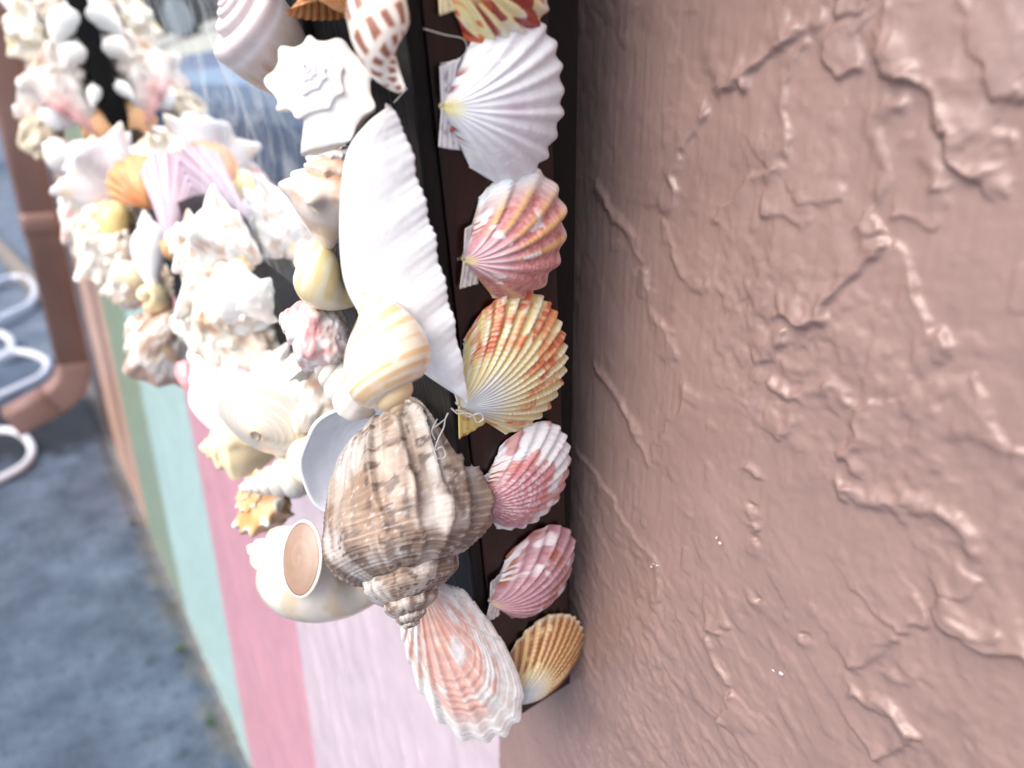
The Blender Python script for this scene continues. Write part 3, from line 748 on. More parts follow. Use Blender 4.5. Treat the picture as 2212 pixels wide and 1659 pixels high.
bivalve('yellow scallop with orange dashes and a greyish beak, overlapped by the big white valve', (984, 872), (1213, 722), SP,
        [(-62, .50), (-52, .74), (-38, .93), (-20, 1.02), (0, 1.02), (20, .98), (38, .88), (50, .76), (62, .58)], .2, 20, .016, c_yel,
        [(1, [(0, .0), (.27, -.09), (.30, .16), (.1, .14)], earc((220, 200, 120), (196, 120, 80), .62)),
         (-1, [(0, .0), (-.30, .02), (-.30, .26), (-.1, .12)], earc((236, 226, 222), (226, 160, 140), .6))], mat=GLOSSY, seed=4, nr=100)
def c_wp(RH, fr, rw, loc):
    c = np.broadcast_to(lin((242, 240, 242)), RH.shape + (3,)).copy()
    chev = noise(np.stack([fr * 40, RH * 60], -1), 1, 5)
    lim = .62 + .22 * noise(np.stack([fr * 7, fr * 0 + RH * 2], -1), 1, 8) + .15 * (fr - .5)
    m = smooth(lim, lim - .12, RH) * (.65 + .35 * smooth(.35, .6, chev))
    c = mix(c, lin((192, 128, 136)), m)
    sp = smooth(.60, .66, fbm(np.stack([fr * 15, RH * 6], -1), 1, 29, 2)) * smooth(.4, .5, RH)
    c = mix(c, lin((206, 128, 124)), sp * .8)
    edge = np.exp(-((fr - .02) / .05) ** 2) * smooth(.2, .4, RH) * smooth(.75, .6, RH)
    return mix(c, mix(np.broadcast_to(lin((160, 70, 62)), c.shape), lin((240, 230, 228)), smooth(.5, .62, noise(np.stack([RH * 34, fr * 0], -1), 1, 6))), edge)
bivalve('white scallop with a rose red centre, fourth up from the bottom of the board'.replace('fourth', 'third'), (1026, 1078), (1226, 1000), SP,
        [(-60, .50), (-50, .74), (-36, .92), (-18, 1.0), (0, 1.0), (20, .96), (38, .82), (50, .66), (62, .46)], .24, 15, .015, c_wp,
        [(-1, [(0, .0), (-.24, .04), (-.24, .22), (-.08, .1)], earc((206, 206, 212), (236, 236, 238), .5))], seed=5, nr=100)
def c_pur(RH, fr, rw, loc):
    k = fbm(np.stack([fr * 40, RH * 26], -1), 1, 3, 2)
    c = mix(np.broadcast_to(lin((178, 126, 136)), RH.shape + (3,)), lin((168, 98, 84)), smooth(.4, .62, fbm(np.stack([fr * 6, RH * 4], -1), 1, 17)) * smooth(.3, .6, RH))
    c = mix(c, lin((216, 184, 190)), smooth(.0, .9, rw) * .55 + smooth(.55, .75, k) * .3)
    edge = np.exp(-((fr - .02) / .06) ** 2) * smooth(.3, .45, RH)
    c = mix(c, mix(np.broadcast_to(lin((168, 104, 72)), c.shape), lin((246, 242, 244)), smooth(.5, .58, noise(np.stack([RH * 20, fr * 5], -1), 1, 26))), edge)
    mot = smooth(.60, .66, fbm(np.stack([fr * 11, RH * 7], -1), 1, 37, 2)) * smooth(.45, .6, RH)
    c = mix(c, lin((240, 232, 234)), mot * .85)
    return mix(c, lin((206, 178, 150)), smooth(.12, .02, RH))
bivalve('small mauve scallop flecked with white, second from the bottom of the board', (1053, 1298), (1237, 1192), SP,
        [(-58, .48), (-48, .70), (-34, .92), (-16, 1.02), (0, 1.0), (18, .93), (34, .80), (48, .64), (60, .44)], .26, 12, .018, c_pur,
        [(-1, [(0, .0), (-.24, .04), (-.32, .25), (-.14, .16)], earc((180, 170, 172), (220, 214, 214), .5)),
         (1, [(0, .0), (.22, -.08), (.24, .1), (.08, .1)], earc((216, 206, 204)))], seed=6, nr=100)
def c_last(RH, fr, rw, loc):
    c = np.broadcast_to(lin((232, 204, 150)), RH.shape + (3,)).copy()
    c = mix(c, lin((240, 226, 184)), smooth(-.1, .7, rw) * .7)
    c = mix(c, lin((206, 210, 216)), smooth(.56, .22, RH) * smooth(.12, .3, fr) * .9)
    f = fbm(np.stack([fr * 6, RH * 4.5], -1), 1, 51, 2)
    m = smooth(.2, .6, rw + .35) * smooth(.24, .34, f) * smooth(.42, .58, RH)
    c = mix(c, lin((222, 176, 116)), smooth(.5, .8, RH) * .6)
    c = mix(c, lin((150, 80, 40)), m * .95)
    c = mix(c, lin((206, 160, 120)), np.exp(-((fr - .02) / .08) ** 2) * smooth(.3, .6, RH) * .6)
    return mix(c, lin((238, 226, 200)), smooth(.95, 1, RH) * .7)
bivalve('cream scallop with rust brown ribs, lowest on the side board', (1078, 1512), (1247, 1348), SP,
        [(-56, .48), (-46, .70), (-32, .92), (-15, 1.02), (0, 1.02), (16, .96), (32, .84), (46, .68), (58, .48)], .2, 19, .015, c_last, mat=GLOSSY, seed=7, nr=100)

# ------------------------------------------------------------------ shells over the near edge
def c_valve(RH, fr, rw, loc):
    c = np.broadcast_to(lin((246, 247, 249)), RH.shape + (3,)).copy()
    c = mix(c, lin((232, 212, 196)), smooth(.16, .02, fr) * smooth(.75, .4, RH) * .6)
    return c * (.96 + .05 * noise(np.stack([fr * 40, RH * 8], -1), 1, 3))[..., None]
vp = (L0 - fx * .011 - fy * .004 + fz * .19, unit(-fwd - .50 * fz))
patch('big white ribbed clam valve with a wavy edge',
      [(838, 232), (788, 272), (746, 335), (732, 440), (732, 550), (746, 630), (784, 695), (836, 745), (900, 800), (960, 842), (1003, 866)],
      [(842, 226), (864, 262), (888, 325), (908, 400), (931, 480), (950, 560), (968, 640), (986, 720), (1002, 800), (1012, 870)],
      vp, .10, 7.5, lambda W_, T_, b_, loc: mix(np.broadcast_to(lin((247, 248, 250)), W_.shape + (3,)) * (.97 + .04 * noise(np.stack([W_ * 5, T_ * 60], -1), 1, 3))[..., None], lin((226, 200, 182)), smooth(.16, .03, T_) * smooth(.9, .3, W_) * .55), seed=8)

def c_beige(T, S, loc, g):
    st = fbm(np.stack([T * 2.2, S * 1.2], -1), 1, 3, 3)
    c = mix(np.broadcast_to(lin((216, 200, 190)), T.shape + (3,)), lin((196, 156, 128)), smooth(.5, .72, st) * smooth(.3, .5, S))
    c = mix(c, lin((220, 208, 210)), smooth(.45, .2, S)); return mix(c, lin((244, 240, 242)), np.exp(-((S - .31) / .03) ** 2) * .8)
gastro('smooth beige conch with a stepped pale spire pointing up left', 'conch', (518, 40), (712, 196), .058, .95, 200, 5, 90, 50, 1.3, colf=c_beige, seed=11, cords=(26, .0012), name='conch_shell', cat='conch shell')
def c_or(T, S, loc, g):
    st = fbm(np.stack([T * 9, S * 3], -1), 1, 5, 3)
    c = mix(np.broadcast_to(lin((206, 142, 82)), T.shape + (3,)), lin((168, 96, 44)), smooth(.4, .65, st))
    rw = np.cos(2 * np.pi * 17 * S); c = mix(c, lin((228, 178, 122)), smooth(.3, 1, rw) * .8)
    return mix(c, lin((150, 76, 30)), smooth(-.6, -1, rw) * .6)
gastro('orange brown shell with strong spiral ridges, between the beige conch and the spotted shell', 'tun', (832, -28), (606, 12), .022, .2, 210, 3.6, 110, 120, 1.22, colf=c_or, seed=12, cords=(17, .012), name='ridged_shell')
def c_bab(T, S, loc, g):
    c = np.broadcast_to(lin((240, 234, 226)), T.shape + (3,)).copy()
    rows = [(.27, .10, 0), (.57, .085, 1.3), (.78, .05, .4), (.91, .035, 2)]
    m = np.zeros_like(T); e = np.zeros_like(T); wob = (noise(np.stack([T * 3, S * 6], -1), 1, 2) - .5)
    for (cs, hw, ofs) in rows:
        nn = 11; a = ((T * nn / (2 * np.pi) + ofs + .25 * wob + (S - cs) * .9) % 1) - .5
        d = np.maximum(np.abs(a) / .24, np.abs(S - cs + .03 * wob) / hw)
        m = np.maximum(m, smooth(1.05, .8, d)); e = np.maximum(e, smooth(1.25, .95, d))
    c = mix(c, lin((205, 140, 84)), e); return mix(c, lin((152, 104, 92)), m)
gastro('white babylon shell with rows of brown spots', 'egg', (792, -80), (876, 185), -.006, .1, 150, 4.6, 130, 90, 1.02, colf=c_bab, mat=GLOSSY, seed=13, name='babylon_shell', cat='babylon shell')
def c_crown(T, S, loc, g):
    c = mix(np.broadcast_to(lin((244, 242, 240)), T.shape + (3,)), lin((228, 228, 240)), smooth(.5, .1, g) * .8)
    c = mix(c, lin((240, 214, 158)), smooth(.58, .75, fbm(loc, 7, 3)) * smooth(.15, .4, S) * .45)
    return mix(c, lin((206, 130, 62)), smooth(.50, .68, S) * smooth(.5, .9, g))
gastro('white king crown conch seen from its spire, ringed with blunt spikes', 'crown', (686, 186), (700, 228), .024, 4.9, 40, 6, 120, 60, 1.22, knob=[(9, .12, 1.9, .33, .11, .2)], cords=(14, .002), colf=c_crown, mat=GLOSSY, seed=14, name='king_crown_shell', cat='conch shell')
def c_str(T, S, loc, g):
    c = mix(np.broadcast_to(lin((240, 226, 214)), T.shape + (3,)), lin((232, 230, 236)), smooth(.6, .3, g))
    c = mix(c, lin((196, 140, 104)), (np.exp(-((S - .03) / .05) ** 2)) * .75)
    return mix(c, lin((222, 178, 140)), smooth(.55, .7, fbm(loc, 6, 8)) * .5)
gastro('cream knobbly conch with a coiled spire, half hidden by the white valve', 'strombus', (752, 322), (708, 545), .045, .75, 120, 5.5, 100, 50, .92, knob=[(8, .11, 2.2, .3, .10, .2)], colf=c_str, mat=GLOSSY, seed=15, name='conch_shell', cat='conch shell')
def c_ym(T, S, loc, g):
    st = fbm(np.stack([T * .9, S * 9], -1), 1, 5, 3)
    c = mix(np.broadcast_to(lin((240, 222, 166)), T.shape + (3,)), lin((246, 236, 206)), smooth(.45, .65, st))
    return mix(c, lin((240, 240, 238)), smooth(.28, .08, S) * .8)
gastro('glossy yellow moon snail shell beside the white valve', 'moon', (640, 545), (790, 640), .05, .2, 150, 4.2, 80, 44, 1.06, colf=c_ym, mat=GLOSSY, seed=16, name='moon_shell', cat='moon shell')
def c_mur(a=(244, 240, 236), b_=(226, 196, 178), pk=(226, 150, 150), lim=.62, sd=3):
    def f(T, S, loc, g):
        c = mix(np.broadcast_to(lin(a), T.shape + (3,)), lin(b_), smooth(.5, .7, fbm(loc, 8, sd)) * .9)
        return mix(c, lin(pk), smooth(lim, lim + .08, fbm(loc, 5, sd + 9, 2)))
    return f
SPIKY = [(7, .16, 3.0, .34, .09, .15), (7, .10, 3.0, .58, .08, 0), (7, .07, 3, .78, .08, -.1)]
gastro('white murex with pink patches under the yellow moon shell', 'whelk', (604, 685), (790, 742), .06, .3, 160, 4, 90, 60, 1.2, knob=[(6, .12, 2.4, .34, .12, .1), (6, .09, 2.4, .6, .1, 0)], lump=.10, colf=c_mur((240, 236, 236), (232, 206, 200), (232, 176, 176), .58), seed=17, name='murex_shell', cat='murex shell')
def c_aug(T, S, loc, g):
    c = mix(np.broadcast_to(lin((238, 234, 228)), T.shape + (3,)), lin((196, 182, 164)), np.exp(-((S - .42) / .16) ** 2) * .75 * smooth(.8, .45, g))
    return mix(c, lin((206, 200, 196)), smooth(.5, .7, fbm(np.stack([T * 3, S * 2], -1), 1, 5)) * .4)
gastro('white auger shell with a fine banded spire, tucked behind the striped shell', 'auger', (656, 742), (812, 890), .05, .15, 60, 9, 60, 30, 1.45, colf=c_aug, seed=18, name='auger_shell', cat='auger shell')
def c_tun(T, S, loc, g):
    f = noise(np.stack([S * 23, T * .25], -1), 1, 6) * .75 + .25 * fbm(np.stack([S * 40, T * 1.2], -1), 1, 9)
    c = mix(np.broadcast_to(lin((244, 234, 212)), T.shape + (3,)), lin((230, 192, 140)), smooth(.50, .66, f) * .85)
    c = mix(c, lin((246, 240, 230)), smooth(.5, .7, fbm(np.stack([S * 3, T * 1.5], -1), 1, 19)) * .6)
    return mix(c, lin((226, 200, 156)), smooth(.62, .40, g) * .9)
gastro('cream land snail shell with thin orange bands, its spire pointing down', 'tun', (864, 898), (752, 634), -.008, .12, 97, 4.4, 150, 80, 1.2, colf=c_tun, mat=GLOSSY, seed=19, name='banded_snail_shell', cat='snail shell')
def c_wh(T, S, loc, g):
    gr = fbm(np.stack([T * 4.5 + .6 * S, S * 1.6], -1), 1, 3, 3); band = fbm(np.stack([T * 1.6 + .8 * S, S * 7], -1), 1, 14, 3)
    c = mix(np.broadcast_to(lin((190, 182, 176)), T.shape + (3,)), lin((126, 106, 94)), smooth(.42, .60, band))
    c = mix(c, lin((230, 225, 220)), smooth(.52, .68, gr) * .55)
    c = mix(c, lin((168, 136, 106)), smooth(.52, .66, fbm(loc, 4, 23)) * .5)
    c = mix(c, lin((124, 100, 86)), smooth(.54, .66, fbm(np.stack([T * 14, S * 2.5], -1), 1, 53, 2)) * .45)
    dark = smooth(.62, .70, noise(np.stack([T * 12, S * 34], -1), 1, 33)) * smooth(.52, .62, fbm(np.stack([T * 1.8, S * 4], -1), 1, 43, 2))
    c = mix(c, lin((88, 68, 60)), dark * .8)
    rw = np.cos(2 * np.pi * 30 * S); c = mix(c, lin((228, 218, 208)), smooth(.6, 1, rw) * .22)
    ch = smooth(.75, .85, noise(loc, 70, 3)); c = mix(c, lin((240, 238, 238)), ch * .35)
    return mix(c, lin((80, 62, 54)), np.exp(-(S / .03) ** 2) * .5)
WHK = [(11, .035, 1.6, .30, .12, .0)]
gastro('large brown and white veined rapa whelk with its spire pointing down', 'whelk', (898, 1346), (812, 836), .018, .30, 97, 4.6, 200, 120, .98, knob=WHK, cords=(42, .0024), steps=[(18, 0.029, .4, .4), (36, 0.033, .45, .4), (52, 0.047, .35, .3), (66, 0.042, .4, .4), (84, 0.047, .42, .3), (108, 0.033, .5, .5), (190, 0.029, .5, .5), (280, 0.029, .5, .5)], lump=.016, colf=c_wh, mat=ROUGH, seed=20, name='whelk_shell', cat='whelk shell')
def c_blue(RH, fr, rw, loc):
    c = np.broadcast_to(lin((234, 238, 248)), RH.shape + (3,)).copy(); return c
cp = (on_s(750, 1000, .055), unit(-fy * .85 - fx * .5 + fz * .1))
bivalve('smooth white clam valve with its hollow side showing, behind the brown whelk', (850, 1015), (652, 1003), cp,
        [(-100, .62), (-80, .78), (-55, .92), (-25, 1.0), (0, 1.0), (25, .98), (55, .9), (80, .76), (100, .6)], .30, 6, .0, c_blue, mat=GLOSSY, seed=21, concave=True, name='clam_shell', cat='clam shell', grp=GRP_F, th=.0015, dome=1.0)
gastro('round cream moon snail shell between the spotted cone and the hollow clam valve', 'moon', (712, 1006), (610, 1000), .110, 1.2, 150, 4, 70, 40, 1.0, colf=flat((240, 230, 204), .06), mat=GLOSSY, seed=22, name='moon_shell', cat='moon shell')
def c_moon(T, S, loc, g):
    st = fbm(np.stack([T * 1.2, S * 7], -1), 1, 5, 3)
    c = mix(np.broadcast_to(lin((240, 234, 222)), T.shape + (3,)), lin((228, 206, 170)), smooth(.5, .72, st) * .7)
    return mix(c, lin((234, 204, 150)), smooth(-.6, 0, T) * .6)
ms_ = gastro('white moon snail shell with its brown lid closed, lowest of the front shells', 'moon', (538, 1176), (852, 1290), .062, .12, 175, 3.8, 120, 70, .84, colf=c_moon, mat=GLOSSY, seed=23, name='moon_shell', cat='moon shell')
def cap_on(cu, cv, dz, semi, tilt_, nrm, rise, th):
    """points of an oval cap facing nrm: centre pixel at depth dz, semi axes in pixels"""
    c0 = at_depth(cu, cv, dz); k = dz / UF; n_ = unit(nrm)
    e2 = unit(-down * math.cos(tilt_) + right * math.sin(tilt_)); e2 = unit(e2 - n_ * (e2 @ n_)); e1 = np.cross(e2, n_)
    rho_, th_ = th
    return c0 + k * ((rho_ * np.cos(th_) * semi[0])[..., None] * e1 + (rho_ * np.sin(th_) * semi[1])[..., None] * e2 + ((1 - rho_ ** 2) * rise)[..., None] * n_), k, e1, e2, n_, c0
gd = np.meshgrid(np.linspace(0, 1, 24), np.linspace(0, 2 * np.pi, 70), indexing='ij')
mz = depth(on_s(700, 1235, .062)); mk = mz / UF
nl = -fwd * .86 - right * .42 + -down * .18
q, kk_, e1, e2, nn_, c0 = cap_on(650, 1207, mz - 118 * mk, (50, 78), -.12, nl, 10, gd)
sp_ = noise(np.stack([gd[0] * 7 + gd[1] * .6, gd[1] * 0], -1), 1, 4)
cc = lin((160, 132, 114)) * (.92 + .14 * sp_)[..., None]; cc = mix(cc, lin((104, 78, 64)), smooth(.92, .99, gd[0]) * .7)
add_child(make_mesh('operculum', q.reshape(-1, 3), grid_faces(24, 70), cc.reshape(-1, 3), GLOSSY), ms_)
lipc = [c0 + kk_ * (math.cos(a) * 51 * e1 + math.sin(a) * 79 * e2 - 4 * nn_) for a in np.linspace(0, 6.2832, 30)]
lp = tube('lip', lipc, 4 * kk_, principled('shell_lip', tuple(lin((240, 234, 222))), .25)[0], nseg=12, n=70); add_child(lp, ms_)
def c_cock(RH, fr, rw, loc):
    f = fbm(np.stack([fr * 9, RH * 5.2], -1), 1, 15, 3); bandr = np.cos(RH * 24 + 2 * noise(np.stack([fr * 4, RH], -1), 1, 3))
    c = np.broadcast_to(lin((244, 240, 238)), RH.shape + (3,)).copy()
    m = smooth(.47, .58, f + .10 * bandr) * smooth(.92, .70, RH) * smooth(.06, .2, fr) * smooth(.97, .8, fr)
    c = mix(c, lin((240, 190, 176)), m * .95)
    c = mix(c, lin((242, 168, 136)), smooth(.42, .2, RH) * smooth(.3, .5, fr) * smooth(.75, .5, fr) * .7)
    return mix(c, lin((248, 244, 242)), smooth(.75, 1, rw) * .45)
kp = (L0 - fx * .012 - fy * .003 + fz * .03, unit(-fwd - .42 * fz))
bivalve('long pink and white ribbed cockle pointing down below the whelk', (905, 1236), (1064, 1590), kp,
        [(-46, .2), (-34, .34), (-24, .56), (-15, .82), (-7, .97), (0, 1.0), (7, .97), (14, .82), (21, .60), (30, .38), (44, .2)], .10, 15, .009, c_cock, mat=ROUGH, seed=24, nr=80, margin=.01, name='cockle_shell', cat='cockle shell', grp=GRP_F, wid=1.0, waves=.004, th=.001)
# ------------------------------------------------------------------ the rest of the shells, going back along the bottom and up the far side
WH = (246, 240, 228)
def spk(n, a, cen=.33): return [(n, a, 2.4, cen, .12, .1), (n, a * .7, 2.4, .6, .1, 0), (n, a * .5, 2.2, .8, .08, 0)]
def c_cone(T, S, loc, g):
    c = np.broadcast_to(lin((242, 238, 232)), T.shape + (3,)).copy()
    c = mix(c, lin((226, 206, 176)), smooth(.22, .02, S) * .5 + smooth(.3, .1, g) * .5)
    m = np.zeros_like(T)
    for cs, o in ((.42, 0), (.52, .5), (.62, .2), (.34, .7)):
        a = ((T * 15 / 6.283 + o) % 1) - .5; m = np.maximum(m, smooth(1.1, .7, np.hypot(a / .2, (S - cs) / .022)))
    return mix(c, lin((206, 156, 112)), m * .8)
def c_orng(T, S, loc, g):
    c = mix(np.broadcast_to(lin((238, 200, 152)), T.shape + (3,)), lin((228, 168, 108)), smooth(.4, .7, fbm(loc, 6, 5)))
    return mix(c, lin((246, 238, 226)), smooth(.12, .2, np.exp(-((S - .33) / .12) ** 2) * (.5 + .5 * np.cos(9 * T)) - .2))
def c_spire(T, S, loc, g):
    return mix(np.broadcast_to(lin((240, 234, 224)), T.shape + (3,)), lin((200, 204, 208)), smooth(.45, .7, fbm(np.stack([T, S * 4], -1), 1, 4)) * .6)
def c_speck(T, S, loc, g):
    c = np.broadcast_to(lin((244, 240, 234)), T.shape + (3,)).copy()
    return mix(c, lin((196, 150, 122)), smooth(.55, .66, fbm(loc, 13, 6, 2)) * .7)
def c_brn(T, S, loc, g):
    c = np.broadcast_to(lin((240, 234, 226)), T.shape + (3,)).copy()
    c = mix(c, lin((184, 146, 124)), smooth(.46, .58, fbm(loc, 8, 16, 2)) * .8)
    return mix(c, lin((232, 208, 150)), smooth(.6, .7, fbm(loc, 6, 26, 2)) * .6)
MUR = c_mur(WH, (228, 204, 184), (232, 178, 150), .70)
def G(lab, prof, a, b, s, *r, grow=1.3, **k):
    a, b = np.array(a, float), np.array(b, float); c = (a + b) / 2
    return gastro(lab, prof, tuple(c + (a - c) * grow), tuple(c + (b - c) * grow), s, *r, **k)
# --- middle group beside the whelk
G('white cone shell with a flat coiled top and rows of tan dots', 'cone', (583, 940), (648, 752), .150, 1.0, 150, 8, 60, 30, 1.08, grow=1.0, colf=c_cone, mat=GLOSSY, seed=31, name='cone_shell', cat='cone shell')
G('small white spire shell resting on the orange spiky conch', 'auger', (530, 1052), (660, 1022), .135, .35, 130, 7, 50, 22, 1.35, colf=c_spire, mat=GLOSSY, seed=32, name='spire_shell', cat='spire shell')
G('orange conch edged with short white spikes', 'crown', (548, 1050), (612, 1110), .150, 1.1, 120, 4, 70, 36, .92, knob=[(13, .10, 2.6, .33, .10, .1), (13, .05, 2.6, .6, .08, 0)], colf=c_orng, seed=33, name='conch_shell', cat='conch shell')
G('cream knobbed shell with an orange mouth, left of the spotted cone', 'strombus', (455, 965), (585, 958), .205, .3, 60, 4.5, 60, 36, 1.05, knob=spk(6, .10), colf=c_orng if False else flat((238, 222, 186), .1), seed=34, mat=GLOSSY, name='conch_shell', cat='conch shell')
G('white spiny murex with a curled frill, above the flat coiled cone', 'whelk', (622, 812), (770, 868), .130, .2, 120, 4, 80, 50, 1.15, knob=spk(5, .20), lump=.10, colf=MUR, seed=35, name='murex_shell', cat='murex shell')
G('pure white lobed murex just under the pink patched murex', 'crown', (640, 768), (664, 800), .120, .9, 60, 4, 60, 36, 1.0, knob=spk(5, .22), lump=.08, colf=c_mur(WH, (236, 234, 236), WH), seed=36, name='murex_shell', cat='murex shell')
G('lilac white murex between the spotted cone and the big frilled murex', 'whelk', (438, 842), (560, 800), .230, .1, 100, 4, 60, 36, 1.1, knob=spk(5, .16), lump=.09, colf=c_mur((238, 234, 240), (226, 216, 222), (232, 168, 160), .66), seed=37, name='murex_shell', cat='murex shell')
G('smooth white shell wedged above the cream knobbed shell', 'olive', (428, 800), (505, 925), .222, .1, 60, 4, 50, 30, 1.3, colf=flat((244, 243, 244), .04), seed=38, name='olive_shell', cat='olive shell')
G('white fluted shell behind the spotted cone shell', 'strombus', (560, 780), (650, 840), .20, .3, 60, 4, 50, 30, 1.2, knob=spk(6, .12), colf=flat((240, 236, 236), .06), seed=39)
def fan(lab, umbo, tip, s, nrm, outline, Hh, ribs, amp, colf, seed, mat=None, name='clam_shell', cat='clam shell', **k):
    p0 = on_s((umbo[0] + tip[0]) / 2, (umbo[1] + tip[1]) / 2, s)
    return bivalve(lab, umbo, tip, (p0, unit(nrm)), outline, Hh, ribs, amp, colf, seed=seed, mat=mat, grp=GRP_F, name=name, cat=cat, nr=34, **k)
FRONT = -fx * .8 - fy * .6
TOCAM = -fwd * 1.0
WIDE = [(-70, .5), (-55, .72), (-35, .92), (0, 1), (35, .92), (55, .72), (70, .5)]
SLIM = [(-40, .3), (-30, .55), (-16, .88), (0, 1), (16, .88), (30, .55), (40, .3)]
fan('triangular chip of white shell under the frilled murex', (418, 800), (462, 752), .26, TOCAM, WIDE, .15, 6, .01, lambda RH, fr, rw, loc: np.broadcast_to(lin((244, 245, 247)), RH.shape + (3,)) * 1.0, 40, GLOSSY, 'shell_fragment', 'shell fragment')
fan('slim pink shell tip poking out above the pink stripe', (414, 850), (392, 778), .275, TOCAM, SLIM, .2, 5, .01, lambda RH, fr, rw, loc: np.broadcast_to(lin((232, 160, 166)), RH.shape + (3,)) * 1.0, 41, GLOSSY, 'shell_fragment', 'shell fragment')
G('white ribbed conch filling the gap left of the yellow moon shell', 'strombus', (540, 610), (590, 680), .17, .3, 120, 4, 60, 40, 1.1, knob=spk(7, .08), colf=flat((240, 236, 232), .08), mat=GLOSSY, seed=95, name='conch_shell', cat='conch shell')
# --- bottom row, middle
G('biggest frilled white murex with orange tinted folds', 'whelk', (398, 700), (612, 690), .25, .15, 110, 4, 100, 70, 1.15, knob=spk(6, .14), lump=.16, colf=c_mur(WH, (224, 196, 172), (224, 170, 130), .68), seed=42, name='murex_shell', cat='murex shell')
G('smooth white domed conch over the frilled murex', 'strombus', (440, 640), (610, 636), .235, .1, 80, 4, 70, 40, .95, knob=spk(5, .06), colf=flat((242, 242, 242), .06), seed=43, name='conch_shell', cat='conch shell')
G('white crowned conch with tall points and brown freckles', 'crown', (392, 520), (590, 575), .27, .2, 110, 4.5, 90, 50, .92, knob=[(6, .22, 2.2, .33, .11, .25), (6, .08, 2, .55, .1, 0)], cords=(9, .008), colf=c_speck, seed=44, name='conch_shell', cat='conch shell')
G('pale freckled shell lying under the crowned conch', 'whelk', (408, 585), (575, 610), .255, .1, 100, 4, 60, 40, .95, knob=spk(7, .07), lump=.07, colf=c_brn, seed=45, name='murex_shell', cat='murex shell')
G('cream moon snail shell with a grey eye like top', 'moon', (333, 642), (346, 640), .40, 7.5, 100, 4, 60, 40, .66, colf=lambda T, S, loc, g: mix(mix(np.broadcast_to(lin((240, 226, 184)), T.shape + (3,)), lin((236, 232, 224)), smooth(.3, .1, g)), lin((150, 144, 146)), smooth(.05, .02, g)), mat=GLOSSY, seed=46, name='moon_shell', cat='moon shell')
G('white shell half with a crusty brown middle, over the mint stripe', 'strombus', (300, 700), (410, 800), .385, .25, 60, 4, 60, 40, 1.15, knob=spk(7, .06), lump=.10, colf=c_brn, seed=47, name='oyster_shell', cat='oyster shell')
G('spiny white shell at the lower edge beside the sage stripe', 'whelk', (280, 700), (345, 735), .40, .1, 60, 4, 50, 30, 1.2, knob=spk(6, .2), lump=.12, colf=MUR, seed=48, name='murex_shell', cat='murex shell')
G('white tapering shell standing point upward', 'olive', (318, 474), (345, 610), .41, .1, 100, 5, 50, 34, 1.05, colf=flat((243, 244, 246), .03), mat=GLOSSY, seed=49, name='tapered_shell', cat='olive shell')
G('small orange shell between the purple fan and the crowned conch', 'tun', (352, 528), (398, 540), .385, .2, 100, 4, 40, 26, 1.3, colf=flat((228, 174, 120), .12), seed=50)
G('plain yellow egg shaped moon shell', 'moon', (232, 452), (300, 520), .505, .2, 150, 4, 50, 30, .95, colf=flat((240, 216, 148), .06), mat=GLOSSY, seed=51, name='moon_shell', cat='moon shell')
def c_purp(RH, fr, rw, loc):
    c = mix(np.broadcast_to(lin((204, 184, 198)), RH.shape + (3,)), lin((156, 120, 140)), smooth(.48, .62, fbm(np.stack([fr * 26, RH * 1.2], -1), 1, 8)) * .7)
    return mix(c, lin((160, 144, 176)), smooth(.6, .9, RH) * smooth(.4, .7, fr) * .7)
fan('pale purple striped fan shell standing on edge', (366, 548), (392, 336), .425, -fwd + fx * .55, [(-24, .80), (-16, .94), (-7, 1.0), (6, 1.0), (14, .94), (21, .80)], .12, 14, .005, c_purp, 52, None, 'fan_shell', 'scallop shell')
fan('orange fan shell leaning behind the purple fan', (330, 455), (262, 345), .475, TOCAM, [(-48, .5), (-36, .8), (-18, .98), (0, 1), (18, .98), (36, .8), (48, .5)], .22, 9, .018, lambda RH, fr, rw, loc: mix(np.broadcast_to(lin((228, 166, 112)), RH.shape + (3,)), lin((210, 130, 74)), smooth(.4, .7, fbm(np.stack([fr * 5, RH * 2], -1), 1, 4))), 53, GLOSSY, 'fan_shell', 'scallop shell')
G('cream shell under the tapering white shell', 'moon', (268, 600), (330, 570), .42, .2, 150, 4, 40, 26, .95, colf=flat((238, 224, 190), .08), seed=54, name='moon_shell', cat='moon shell')
for i, (lab, a, b_, s, f) in enumerate((
    ('spiny white murex lowest of the three at the left edge', (178, 520), (262, 560), .51, MUR),
    ('white murex with a dash of pink, above the lowest spiny one', (142, 455), (225, 490), .565, c_mur(WH, (234, 222, 214), (224, 150, 150), .66)),
    ('bluish white murex with a yellow fleck beneath the round white shell', (138, 398), (205, 432), .60, c_mur((242, 245, 250), (238, 232, 214), (240, 222, 160), .72)),
    ('white prickly shell under the yellow moon shell', (238, 520), (300, 560), .46, MUR),
    ('small white barbed shell hanging over the sage stripe', (262, 575), (318, 655), .43, MUR),
    ('cream prickly murex under the orange fan', (195, 455), (262, 520), .53, c_mur((240, 234, 222), (222, 196, 168), (232, 190, 150), .68)))):
    G(lab, 'whelk', a, b_, s, .2, 60 + 50 * i, 4, 60, 40, 1.35, knob=spk(6, .22), lump=.13, colf=f, seed=60 + i, name='murex_shell', cat='murex shell')
G('big lilac white conch with pointed lip, below the black rim corner', 'crown', (178, 330), (300, 440), .565, .2, 100, 4.5, 70, 44, 1.0, knob=[(7, .2, 2.2, .33, .11, .2)], colf=c_mur((238, 234, 240), (222, 212, 226), (240, 224, 196), .66), mat=GLOSSY, seed=70, name='conch_shell', cat='conch shell')
